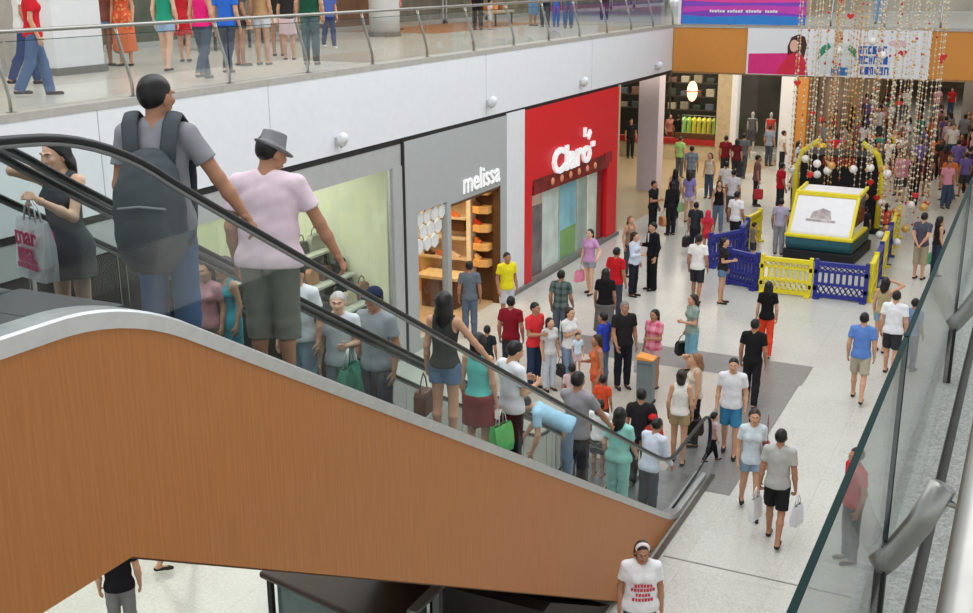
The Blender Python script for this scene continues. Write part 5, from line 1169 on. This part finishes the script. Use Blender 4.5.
  ((-6.92, 25.6, 0.0), 0, 'man in white T-shirt and dark shorts left of the play pen', [], dict(lod=1, h=1.7, top=('tee', (232, 230, 226)), bot=('shorts', (44, 44, 50)), hair=('short', 'k'), skin=2, walk=8)),
  ((-6.37, 25.85, 0.0), -91, 'woman in black and white top leaning at the blue fence', [], dict(lod=1, f=1, h=1.62, top=('tee', (40, 38, 40)), bot=('shorts', (100, 130, 160)), hair=('tail', 'k'), skin=1, R='hold')),
  ((-7.91, 30.09, 0.0), 5, 'child in scarlet top behind the white T-shirt man', [], dict(lod=1, h=1.35, f=1, top=('tee', (220, 60, 66)), bot=('shorts', (190, 60, 70)), hair=('none', 'k'), hat=('scarf', (206, 50, 80)), skin=1)),
  ((-8.28, 30.18, 0.0), -5, 'dark-clothed person with black bag next to the scarlet child', [(0, (0.36, 0.14, 0.3), (26, 26, 28), 'black bag beside the scarlet child')], dict(lod=1, h=1.55, top=('tee', (44, 48, 54)), bot=('jeans', (40, 42, 50)), hair=('short', 'k'), skin=2, L='bag')),
  ((-7.44, 31.36, 0.0), -17, 'man in crisp white shirt and black shorts walking to the pen', [], dict(lod=1, h=1.72, top=('tee', (236, 236, 236)), bot=('shorts', (40, 40, 46)), hair=('short', 'k'), skin=2, walk=8)),
  ((-8.5, 33.47, 0.0), -156, 'woman in black vest and blue jeans facing the viewer', [], dict(lod=1, f=1, h=1.62, top=('tank', (28, 26, 28)), bot=('jeans', (96, 116, 140)), hair=('long', 'k'), skin=1, walk=10)),
  ((-8.47, 35.09, 0.0), -1, 'man in pale grey T-shirt behind the black-vested woman', [], dict(lod=1, h=1.7, top=('tee', (206, 204, 208)), bot=('jeans', (80, 84, 96)), hair=('short', 'k'), skin=2)),
  ((-9.08, 36.56, 0.0), -6, 'man in off-white shirt between the maroon pair and the grey T-shirt man', [], dict(lod=1, h=1.7, top=('tee', (220, 212, 206)), bot=('jeans', (90, 88, 92)), hair=('short', 'k'), skin=2)),
  ((-9.72, 34.52, 0.0), 1, 'woman in violet shirt and pale shorts with a green bag', [(0, (0.26, 0.1, 0.28), (160, 206, 140), 'light green bag of the violet-shirted woman')], dict(lod=1, f=1, h=1.66, top=('tee', (140, 130, 186)), bot=('shorts', (206, 190, 196)), hair=('long', 'b'), skin=1, L='bag')),
  ((-10.31, 34.93, 0.0), 6, 'slim person in navy with bare shoulders left of the violet shirt', [], dict(lod=1, f=1, h=1.62, top=('tank', (50, 52, 70)), bot=('jeans', (44, 46, 60)), hair=('long', 'k'), skin=1)),
  ((-11.07, 39.4, 0.0), 11, 'man in blue-grey checked shirt below the red sill', [], dict(lod=1, h=1.72, top=('tee', (130, 144, 158)), bot=('jeans', (70, 80, 98)), hair=('short', 'k'), skin=2, pat=('plaid', (100, 112, 128), 20))),
  ((-12.34, 42.27, 0.0), -14, 'person in light green T-shirt by the red sill', [], dict(lod=1, h=1.62, top=('tee', (150, 190, 120)), bot=('jeans', (90, 90, 96)), hair=('short', 'b'), skin=1)),
  ((-10.22, 38.74, 0.0), 175, 'woman in cream top with long dark hair under the red sill', [], dict(lod=1, f=1, h=1.62, top=('tank', (206, 196, 180)), bot=('jeans', (70, 84, 104)), hair=('vlong', 'b'), skin=1)),
  ((-10.64, 42.55, 0.0), 4, 'man in maroon T-shirt at the far shop corner', [], dict(lod=1, h=1.72, top=('tee', (110, 26, 32)), bot=('jeans', (50, 50, 58)), hair=('short', 'k'), skin=2)),
  ((-10.15, 42.3, 0.0), 3, 'companion in darker maroon right of the maroon T-shirt man', [], dict(lod=1, h=1.66, f=1, top=('tee', (86, 24, 32)), bot=('jeans', (44, 44, 52)), hair=('bob', 'k'), skin=2)),
  ((-10.12, 43.28, 0.0), -2, 'man in charcoal shirt behind the maroon pair', [], dict(lod=1, h=1.74, top=('tee', (84, 90, 96)), bot=('jeans', (70, 72, 80)), hair=('short', 'k'), skin=2, walk=8)),
  ((-8.38, 37.99, 0.0), -68, 'man in brown shirt with a red bag standing alone', [(1, (0.3, 0.12, 0.34), (190, 44, 50), 'red bag of the man in the brown shirt')], dict(lod=1, h=1.76, top=('tee', (120, 84, 84)), bot=('jeans', (48, 46, 54)), hair=('short', 'k'), skin=2, R='bag')),
  ((-7.36, 36.99, 0.0), -49, 'man in crimson shirt at the left rear of the play pen', [], dict(lod=1, h=1.7, top=('tee', (190, 24, 44)), bot=('jeans', (50, 50, 60)), hair=('short', 'k'), skin=2)),
  ((-7.01, 37.51, 0.0), 131, 'person with a white cap beside the crimson-shirted man', [], dict(lod=1, h=1.62, top=('tee', (206, 206, 204)), bot=('jeans', (50, 52, 58)), hair=('short', 'k'), skin=2, hat=('cap', (236, 236, 236)))),
  ((-9.84, 46.55, 0.0), -18, 'person in blue-grey top near the narrow far window', [], dict(lod=1, h=1.68, top=('tee', (130, 140, 160)), bot=('jeans', (70, 76, 90)), hair=('short', 'k'), skin=2)),
  ((-9.04, 45.29, 0.0), -59, 'person with a dark rucksack near the white far column', [], dict(lod=1, h=1.66, top=('tee', (206, 200, 196)), bot=('jeans', (40, 40, 46)), hair=('short', 'k'), skin=2)),
  ((-14.87, 49.15, 0.0), -143, 'shop assistant in salmon top left of the clothes rail', [], dict(lod=1, f=1, h=1.62, top=('tee', (200, 130, 116)), bot=('jeans', (150, 60, 60)), hair=('bob', 'k'), skin=1)),
  ((-14.37, 48.72, 0.0), -4, 'shopper in black left of the clothes rail', [], dict(lod=1, h=1.66, top=('tee', (30, 28, 30)), bot=('jeans', (34, 32, 36)), hair=('short', 'k'), skin=2)),
  ((-15.71, 46.24, 0.0), -151, 'assistant in black behind the dim far window', [], dict(lod=1, h=1.7, top=('tee', (34, 34, 40)), bot=('jeans', (40, 40, 44)), hair=('short', 'k'), skin=2)),
  ((-3.34, 42.29, 0.0), -5, 'woman in dark red dress right of the bead strings', [], dict(lod=1, f=1, h=1.7, fat=1.1, top=('tee', (74, 36, 36)), bot=('skirt', (70, 34, 34)), hair=('long', 'k'), skin=2)),
  ((-2.9, 43.77, 0.0), -11, 'woman in brown dress beside the dark red dress', [], dict(lod=1, f=1, h=1.68, fat=1.1, top=('tee', (92, 50, 40)), bot=('skirt', (84, 46, 38)), hair=('long', 'k'), skin=2)),
  ((-3.55, 40.2, 0.0), 0, 'person in black trousers and dark top left of the dark red dress', [], dict(lod=1, h=1.66, top=('tee', (60, 40, 44)), bot=('jeans', (36, 32, 36)), hair=('short', 'k'), skin=2)),
  ((-2.07, 43.5, 0.0), -7, 'person in dark blue at the far right by the railing top', [], dict(lod=1, h=1.68, top=('tee', (50, 54, 74)), bot=('jeans', (44, 44, 52)), hair=('short', 'k'), skin=2)),
  ((-3.4, 51.16, 0.0), -166, 'woman in pale pink top and blue jeans in the right aisle', [], dict(lod=1, f=1, h=1.66, top=('tee', (216, 190, 196)), bot=('jeans', (84, 100, 124)), hair=('long', 'b'), skin=1)),
  ((-5.08, 33.57, 0.0), -171, 'boy in grey T-shirt standing inside the pen behind the ride', [], dict(lod=1, h=1.3, top=('tee', (150, 146, 150)), bot=('shorts', (80, 80, 90)), hair=('short', 'k'), skin=2)),
  ((-6.2, 31.4, 0.0), 1, 'person in lavender grey inside the pen beside the ride screen', [], dict(lod=1, h=1.6, top=('tee', (170, 166, 186)), bot=('jeans', (150, 150, 160)), hair=('short', 'k'), skin=2)),
  ((-6.64, 30.18, 0.0), -48, 'child in olive top inside the pen at the blue corner', [], dict(lod=1, h=1.1, top=('tee', (130, 120, 90)), bot=('shorts', (60, 60, 70)), hair=('short', 'k'), skin=1)),
  ((-3.66, 33.94, 0.0), -24, 'girl in red top inside the pen at the right', [], dict(lod=1, h=1.2, f=1, top=('tee', (226, 80, 60)), bot=('shorts', (60, 60, 80)), hair=('tail', 'k'), skin=2)),
  ((-4.16, 33.15, 0.0), -3, 'child in black beside the ride inside the pen', [], dict(lod=1, h=1.2, top=('tee', (40, 40, 44)), bot=('shorts', (50, 50, 60)), hair=('short', 'k'), skin=2)),
  ((-12.71, 11.67, 6.0), -38, 'woman in red T-shirt and blue jeans striding along the upper gallery', [], dict(lod=1, f=1, h=1.64, top=('tee', (206, 34, 46)), bot=('slacks', (84, 104, 140)), hair=('long', 'k'), skin=1, walk=13)),
  ((-16.53, 14.52, 6.0), -71, 'woman in floral top with a dark bag at the gallery left edge', [(0, (0.3, 0.12, 0.28), (52, 56, 50), 'dark handbag at the left end of the upper gallery')], dict(lod=1, f=1, h=1.62, top=('tank', (206, 160, 140)), bot=('skirt', (190, 150, 130)), hair=('long', 'k'), skin=1, L='bag')),
  ((-14.18, 12.84, 6.0), -32, 'person in navy jeans behind the red T-shirt woman', [], dict(lod=1, h=1.7, top=('tee', (220, 220, 220)), bot=('jeans', (52, 66, 110)), hair=('short', 'k'), skin=2, walk=12)),
  ((-15.89, 16.27, 6.0), -106, 'person in denim shorts with a mint bag beside the white pier', [(0, (0.3, 0.12, 0.34), (150, 214, 200), 'mint bag beside the white gallery pier')], dict(lod=1, f=1, h=1.62, top=('tee', (130, 80, 70)), bot=('shorts', (130, 156, 200)), hair=('long', 'k'), skin=2, L='bag')),
  ((-15.54, 16.41, 6.0), -157, 'woman in long orange patterned dress on the gallery', [], dict(lod=1, f=1, h=1.66, top=('dress', (214, 84, 50)), bot=('long_skirt', (220, 120, 80)), hair=('long', 'b'), skin=1, pat=('dots', (226, 150, 90), 14))),
  ((-13.84, 15.63, 6.0), 22, 'woman in green top and denim shorts on the gallery', [], dict(lod=1, f=1, h=1.66, top=('tank', (40, 150, 120)), bot=('shorts', (150, 176, 204)), hair=('long', 'k'), skin=0, walk=12)),
  ((-15.18, 17.65, 6.0), 31, 'woman in red tunic behind the pink-topped woman', [], dict(lod=1, f=1, h=1.6, top=('dress', (190, 40, 50)), bot=('skirt', (200, 50, 60)), hair=('bob', 'k'), skin=1, walk=8)),
  ((-12.19, 14.62, 6.0), 10, 'woman in bright pink top and jeans on the gallery', [], dict(lod=1, f=1, h=1.64, top=('tank', (230, 40, 120)), bot=('jeans', (62, 78, 98)), hair=('long', 'b'), skin=1, walk=18)),
  ((-12.57, 15.71, 6.0), 9, 'person in blue top and dark jeans right of the pink-topped woman', [], dict(lod=1, h=1.62, top=('tee', (50, 110, 210)), bot=('jeans', (44, 56, 76)), hair=('short', 'k'), skin=1, walk=14)),
  ((-13.5, 17.24, 6.0), -22, 'bare-legged person just right of the blue top', [], dict(lod=1, f=1, h=1.62, top=('tee', (90, 84, 80)), bot=('shorts', (50, 50, 56)), hair=('long', 'k'), skin=2)),
  ((-13.27, 17.6, 6.0), 17, 'person in white shorts left of the second pair of gallery shoppers', [], dict(lod=1, f=1, h=1.64, top=('tank', (190, 150, 110)), bot=('shorts', (206, 210, 214)), hair=('long', 'b'), skin=1)),
  ((-14.5, 19.76, 6.0), 26, 'woman in cream shorts and black top on the gallery', [], dict(lod=1, f=1, h=1.6, top=('tank', (40, 40, 40)), bot=('shorts', (230, 222, 214)), hair=('long', 'k'), skin=2)),
  ((-13.59, 18.88, 6.0), 31, 'girl in pale pink skirt beside the green-shirted man', [], dict(lod=1, f=1, h=1.52, top=('tee', (50, 46, 50)), bot=('skirt', (226, 200, 206)), hair=('tail', 'k'), skin=1)),
  ((-12.42, 17.95, 6.0), 20, 'man in bottle green shirt and grey jeans at the railing', [], dict(lod=1, h=1.74, fat=1.12, top=('tee', (30, 80, 60)), bot=('jeans', (84, 104, 110)), hair=('short', 'k'), skin=1)),
  ((-15.02, 22.46, 6.0), -126, 'boy in blue overalls right of the green-shirted man', [], dict(lod=1, h=1.4, top=('tee', (80, 100, 170)), bot=('jeans', (50, 66, 110)), hair=('short', 'k'), skin=1, walk=10, shoe=(226, 226, 226))),
  ((-18.09, 30.84, 6.0), -50, 'woman in magenta top right of the round column', [], dict(lod=1, f=1, h=1.6, top=('tee', (206, 60, 110)), bot=('shorts', (220, 170, 170)), hair=('long', 'b'), skin=1)),
  ((-15.76, 31.67, 6.0), 16, 'man in black trousers at the gallery railing', [], dict(lod=1, h=1.72, top=('tee', (40, 40, 44)), bot=('jeans', (34, 34, 38)), hair=('short', 'k'), skin=2)),
  ((-15.41, 31.8, 6.0), -34, 'toddler in white beside the black trousers', [], dict(lod=1, h=0.9, top=('tee', (226, 220, 216)), bot=('shorts', (206, 206, 214)), hair=('short', 'k'), skin=1, shoe=(90, 130, 170))),
  ((-15.3, 34.81, 6.0), -6, 'person in cropped denim at the gallery railing', [], dict(lod=1, f=1, h=1.64, top=('tee', (200, 206, 216)), bot=('long_shorts', (110, 150, 190)), hair=('long', 'k'), skin=2)),
  ((-14.64, 34.26, 6.0), 8, 'person in dark trousers next to the cropped denim', [], dict(lod=1, h=1.66, top=('tee', (80, 90, 120)), bot=('jeans', (44, 52, 66)), hair=('short', 'k'), skin=2)),
  ((-14.3, 34.37, 6.0), 13, 'child in bright blue between the two gallery adults', [], dict(lod=1, h=1.2, top=('tee', (70, 110, 200)), bot=('jeans', (80, 110, 180)), hair=('short', 'k'), skin=2)),
  ((-13.67, 33.84, 6.0), 17, 'person in grey-blue jeans at the right of the railing group', [], dict(lod=1, h=1.68, top=('tee', (190, 190, 206)), bot=('jeans', (84, 100, 124)), hair=('short', 'k'), skin=2)),
  ((-14.88, 40.35, 6.0), 15, 'person in maroon clothes by the far gallery end', [], dict(lod=1, h=1.7, top=('tee', (90, 40, 44)), bot=('jeans', (70, 50, 52)), hair=('short', 'k'), skin=2)),
  ((-5.16, 39.94, 6.0), 2, 'person in pale blue jeans at the bridge railing', [], dict(lod=1, h=1.7, top=('tee', (190, 206, 226)), bot=('jeans', (130, 164, 200)), hair=('short', 'k'), skin=2)),
]

def rail_z(y): return interp(rail_pts)(y)
for pos, yaw, label, bags, k in PEOPLE:
    k = dict(k); ex = {n: k.pop(n, None) for n in ('backpack', 'mbag', 'sbag', 'print', 'collar', 'bags2')}
    bags = list(bags)+list(ex['bags2'] or [])
    for sd in ('L', 'R'):
        v = k.get(sd)
        if isinstance(v, str) and v.startswith('RAIL'):
            y = pos[1]+float(v[4:]); wld = np.array([-4.14, y, rail_z(y)+.045])-np.array(pos)
            tgt = rotz(radians(-yaw))@wld; d_ = np.array([0, .075, .045]); k[sd] = tuple(tgt-d_)
    k['face'] = bool(k.pop('eyes', 0))
    root, hands, anchor = person(pos, yaw, label=label, **k)
    kw_yaw = yaw+90
    for side, size, col, lab in bags:
        hnd = hands[side]
        hand_bag = 'handbag' in lab or 'dark bag' in lab or 'black bag' in lab or 'brown bag' in lab
        drop = .16
        if pos[2] == 0: drop = min(drop, max(.06, hnd[2]-size[2]-.03))
        else: drop = min(drop, max(.05, hnd[2]-size[2]-pos[2]-.03))
        off = rotz(radians(yaw))@V3(.04 if side else -.04, 0, -.015)
        hp_ = (hnd[0]+off[0], hnd[1]+off[1], hnd[2]+off[2])
        if hand_bag: shoulder_bag((hp_[0], hp_[1], hp_[2]-size[2]-drop), size, col, lab, yaw+90, strap=drop)
        else: shopping_bag(hp_, size, col, lab, yaw+75, drop=drop)
    if ex['backpack']:
        b = anchor['back']; t = empty('backpack', 'large dark grey backpack on the man at the escalator top', 'backpack', (b[0], b[1], b[2]-.50)); t.rotation_euler = (0, 0, radians(yaw)); t.scale = (1.16, 1.0, 1.22)
        c = (64, 70, 74); m = mat('backpack_cloth', c, .75, var=.1, scale=20)
        v = Vol(); v.amp = .003; v.ell(V3(0, -.09, .20), V3(.185, .14, .26), .05).ell(V3(0, -.11, .05), V3(.17, .12, .15), .06).ell(V3(0, -.04, .36), V3(.14, .09, .14), .05); mobj('pack_body', np_mesh('pack_body', [v.mesh(.012)]), m, t)
        v = Vol(); v.ell(V3(0, -.19, .09), V3(.135, .06, .13), .04); mobj('front_pocket', np_mesh('front_pocket', [v.mesh(.01)]), mat('backpack_pocket', (54, 60, 64), .7, var=.1), t)
        MB().tube([(-.12, -.215, .235), (0, -.243, .25), (.12, -.215, .235)], .006, 6).build('zip', mat('zip_grey', (130, 134, 136), .4), t)
        for s_ in (-1, 1):
            w_ = [V3(s_*.085, -.03, .40), V3(s_*.095, -.012, .50), V3(s_*.105, .03, .605), V3(s_*.11, .10, .645), V3(s_*.11, .19, .60), V3(s_*.11, .262, .46), V3(s_*.11, .27, .32), V3(s_*.12, .20, .12), V3(s_*.14, .04, .02)]
            MB().tube([tuple(q) for q in w_], .042, 10, ry=.010).build('strap', m, t, smooth=True)
    if ex['mbag']:
        hnd = hands[0]
        def marks(t, wd, dp, ht):
            for s_ in (-1, 1):
                yb = s_*(dp*.5*1.06)+s_*.012; f = (lambda u, v, w_, s_=s_, yb=yb: (-s_*u, yb+s_*w_, v))
                mb = MB(); text_mb(mb, 'mar', .17, .004, lambda u, v, w_: f(u, v+ht*.74, w_), .004); text_mb(mb, 'isa.', .20, .004, lambda u, v, w_: f(u, v+ht*.46, w_), .005)
                for i in range(9): mb.box(*[tuple(q) for q in (f(-.13+i*.03, ht*.20, 0), f(-.13+i*.03+.02, ht*.20+.035, .004))])
                mb.build('bag_lettering', mat('bag_print', (206, 50, 104), .6), t)
        shopping_bag((hnd[0], hnd[1], hnd[2]-.01), (.36, .10, .40), (232, 230, 234), 'white carrier bag with pink lettering held by the woman on the phone', yaw-25, drop=.14, mark=marks)
    if ex['sbag']:
        p_ = anchor['hip_l']; shoulder_bag((p_[0], p_[1], p_[2]+.02), (.28, .10, .22), ex['sbag'][0], ex['sbag'][1], yaw+90, strap=.42)
    if ex['print']:
        sh = [c for c in root.children if c.name.startswith('shirt')][0]
        bw = .5*(sum(v.co.y > .05 and abs(v.co.x) < .12 for v in sh.data.vertices) > 0)
        def surf(x, z):
            return max((v.co.y for v in sh.data.vertices if abs(v.co.x-x) < .02 and abs(v.co.z-z) < .02), default=.13)+.004
        mb = MB()
        for r, (z, n) in enumerate(((1.20, 6), (1.14, 8), (1.08, 5), (1.02, 7))):
            z *= k['h']/1.7; x = -.018*n
            for i in range(n):
                w_ = .022+.006*((i+r) % 2); y = surf(x+w_/2, z); mb.box((x, y-.002, z-.018), (x+w_, y+.003, z+.018)); x += w_+.009
        mb.build('shirt_lettering', mat('red_print', (206, 60, 80), .7), root)
    if ex['collar']:
        s = k['h']/1.7
        MB().prism([(-.035*s, 1.44*s), (.035*s, 1.44*s), (.012*s, 1.22*s), (-.012*s, 1.22*s)], .122*s, .134*s, 'y').build('shirt_front', WHITE, root)

# the crowd far down the mall, under and beyond the bridge
rc = random.Random(5)
TOPS = [('white', (226, 224, 222)), ('red', (190, 40, 48)), ('black', (36, 36, 40)), ('teal', (60, 140, 130)), ('grey', (140, 142, 146)), ('pink', (220, 150, 170)), ('violet', (110, 96, 160)), ('orange', (214, 116, 60)), ('pale blue', (160, 190, 214)), ('brown', (110, 78, 64)), ('yellow', (214, 190, 70)), ('maroon', (100, 32, 40))]
BOTS = [('jeans', (66, 80, 104)), ('jeans', (40, 40, 46)), ('shorts', (120, 110, 96)), ('shorts', (60, 62, 70)), ('skirt', (90, 60, 60)), ('jeans', (96, 104, 116))]
placed = []; crowd = []
tries = 0
while len(crowd) < 120 and tries < 9000:
    tries += 1
    y = rc.uniform(40.0, 40.0+24*rc.random()**.7+6); a = rc.uniform(-8.4, 3.0) if y > 47.5 else rc.uniform(-8.0, 2.0)
    if any((a-q[0])**2+(y-q[1])**2 < .58**2 for q in placed): continue
    if -2.5 < a < -1.1 and 51.6 < y < 53: continue
    if y < 62 and a > 2.5: continue
    if y > 61.2 and a > -3.9: continue
    if any((a-q[0][0])**2+(y-q[0][1])**2 < .5 for q in PEOPLE): continue
    placed.append((a, y)); crowd.append((a, y))
by = {}
for a, y in crowd:
    i = rc.randrange(len(TOPS)); by.setdefault(i, []).append((a, y))
for i, L_ in by.items():
    L_.sort(key=lambda q: (q[0]*cos(radians(26.1))+q[1]*sin(radians(26.1)))/(q[1]*cos(radians(26.1))-q[0]*sin(radians(26.1))))
    for n, (a, y) in enumerate(L_):
        f = rc.random() < .5; b = rc.choice(BOTS)
        if b[0] == 'skirt' and not f: b = BOTS[0]
        nm = 'woman' if f else 'man'
        bn = {'jeans': 'trousers', 'shorts': 'shorts', 'skirt': 'skirt'}[b[0]]
        lab = '%s in %s top and %s, %s such top from the left in far crowd' % (nm, TOPS[i][0], bn, ordn[n])
        hh = rc.choice([1.6, 1.66, 1.72]) if not f else rc.choice([1.58, 1.64])
        person((a, y, 0), rc.choice([0, 180, 180, 10, 160, 30, -150, 90, -80]), hh, int(f), ('tank' if f and rc.random() < .4 else 'tee', TOPS[i][1]), b, ('long' if f else 'short', rc.choice('kkkb')), rc.choice([0, 1, 1, 2, 2, 3]), walk=rc.choice([0, 10]), lod=2, label=lab, group='far crowd', L='down', R=rc.choice(['down', 'hold']))
